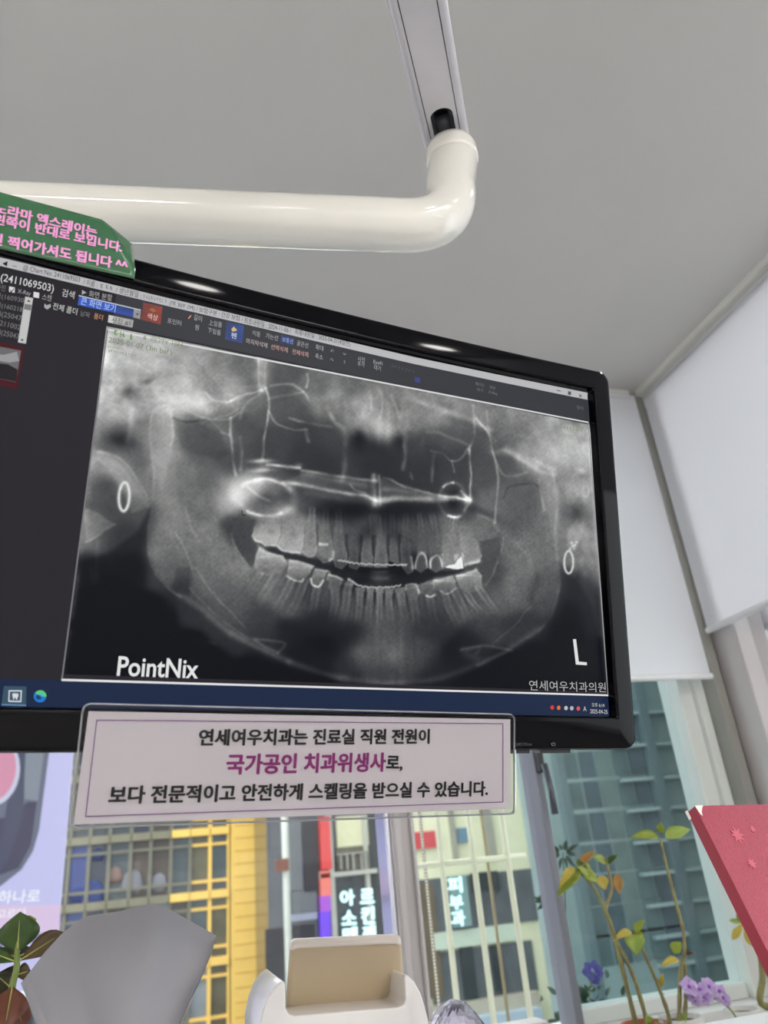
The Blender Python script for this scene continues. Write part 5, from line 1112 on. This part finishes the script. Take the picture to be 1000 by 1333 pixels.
# back-lit billboard at the left
Y6 = 6.0
bb = thing('billboard', 'back-lit lilac billboard panel outside the left window pane', 'billboard', (-1.0, Y6, .3))
q6 = lambda x, y, d=0: atY(x, y, Y6 - d)
def bbm(name, c, s=.95): return lit(name, c, s, spec=.1)
bbx = q6(83, 1110)[0]
part('lit_face', bb, bbm('lit_lilac_face', (206, 204, 250), 1.0), [box(-2.6, bbx, Y6, Y6 + .12, .62, 3.2)], bevel=.01)
def bp(name, px, c, d, s=.8, label=None): part(name, bb, bbm('print_' + name + '_%d' % c[0], c, s), [prism([q6(x, y, d) for x, y in px], (0, .004, 0))], label=label)
bp('picture', [(-90,900),(69,900),(64,978),(51,1080),(43,1108),(28,1132),(0,1154),(-90,1170)], (150,156,184), .008, .55, 'grey blue picture printed on the panel')
bp('picture_shape', [(31,905),(60,905),(57,978),(49,1042),(32,1040)], (178,188,206), .012, .6); bp('picture_shape', [(-30,1068),(12,1064),(36,1044),(48,1044),(40,1100),(24,1130),(-30,1150)], (112,110,144), .012, .5); bp('picture_shape', [(22,960),(34,960),(30,1060),(10,1120),(-6,1140),(4,1080)], (116,122,154), .014, .5)
bp('pink_oval', disc(-14, 1000, 40, 50), (222,222,250), .016, .9, 'pale rim of the pink oval'); bp('pink_oval', disc(-15, 998, 36, 46), (240,166,196), .020, .85, 'pink oval at the frame edge')
bp('pink_glow', [(-90,1180),(79,1178),(77.6,1212),(-90,1232)], (240,214,250), .006, .9); bp('lower_shelf', [(-90,1232),(77.5,1212),(77,1222),(-90,1246)], (166,160,206), .007, .7)
for s_, L, Rr, h_ in (('하나로', (-2, 1168), (52, 1166), 17), ('고르다', (-4, 1190), (34, 1188), 12)): lettering(s_, lambda x, y: atY(x, y, Y6 - .02), L, Rr, h_, bbm('white_billboard_letters', (250, 250, 255), 1.1), bb, bold=.005)
part('bright_base', bb, bbm('lit_white_base', (238, 238, 255), 1.1), [box(-2.6, q6(75, 1260)[0], Y6 - .3, Y6 - .02, q6(40, 1296)[2], .62)])
part('post', bb, M_MUL, [box(-2.2, -2.1, Y6 + .13, Y6 + .25, -9, 3), box(-.9, -.8, Y6 + .13, Y6 + .25, -9, 3)])

# made-up planter, stands in for dim plant reflections in the tinted pane
oY = 2.0
od = thing('reflection_planter', 'dark leafy planter with a violet blossom, standing in for plant reflections in the tinted window', 'planter', (1.18, oY, .55))
part('trough', od, mat('grey_trough', (96, 104, 108), .7, noise=.08, scale=10), [box(1.0, 1.62, oY - .07, oY + .09, .55, .70)], bevel=.006)
part('soil', od, M_SOIL, [box(1.01, 1.61, oY - .06, oY + .08, .695, .705)])
def op_(x, y, d=0): return atY(x, y, oY + d)
L_OUT = leafmat('dim_outdoor_leaf', (66, 92, 70), (48, 70, 56), .2)
gs = []
for k in range(60):
    c_ = op_(762 + RNG.normal() * 22, 1312 + RNG.normal() * 14, RNG.normal() * .02); d_ = RNG.normal(size=3); d_[2] = abs(d_[2]); d_ = nrm(d_) * .03; gs.append(leaf(c_, c_ + d_, .014, toc(c_) + RNG.normal(size=3) * .4, 'ovate', .2, .2, 5))
o_ = part('low_foliage', od, L_OUT, gs, smooth=True); o_['kind'] = 'stuff'
for (sx, sy), top in (((735, 1325), (733, 1110)), ((757, 1300), (712, 1172))):
    part('stem', od, mat('dim_stem', (70, 80, 66), .7, noise=.1, scale=30), [tube(catmull([op_(760, 1330), op_(sx, sy), op_((sx + top[0]) / 2 + 3, (sy + top[1]) / 2), op_(*top)], 6), .0018, 6)], smooth=True)
    gs = []
    for k in range(16):
        c_ = op_(*top); t = RNG.random() * 6.28; d_ = np.array([math.cos(t), RNG.normal() * .3, math.sin(t) * .8]) * (.02 + .03 * RNG.random()); gs.append(leaf(c_ + d_ * .3, c_ + d_ * 1.2, .011, toc(c_) + RNG.normal(size=3) * .4, 'ovate', .2, .2, 5))
    part('foliage', od, L_OUT, gs, smooth=True)
c_ = op_(772, 1266); gs = []
for k in range(16):
    d_ = nrm(RNG.normal(size=3)) * .030; d_[1] *= .6; gs.append(leaf(c_ + d_ * .2, c_ + d_, .022, toc(c_) + RNG.normal(size=3) * .3, 'round', .2, .1, 5))
part('blossom', od, leafmat('violet_blossom', (128, 118, 196), (104, 96, 176), .3), gs, smooth=True, label='violet blossom')
part('blossom_stem', od, M_STEMG, [tube([op_(770, 1272), op_(765, 1330)], .0015, 6)], smooth=True)
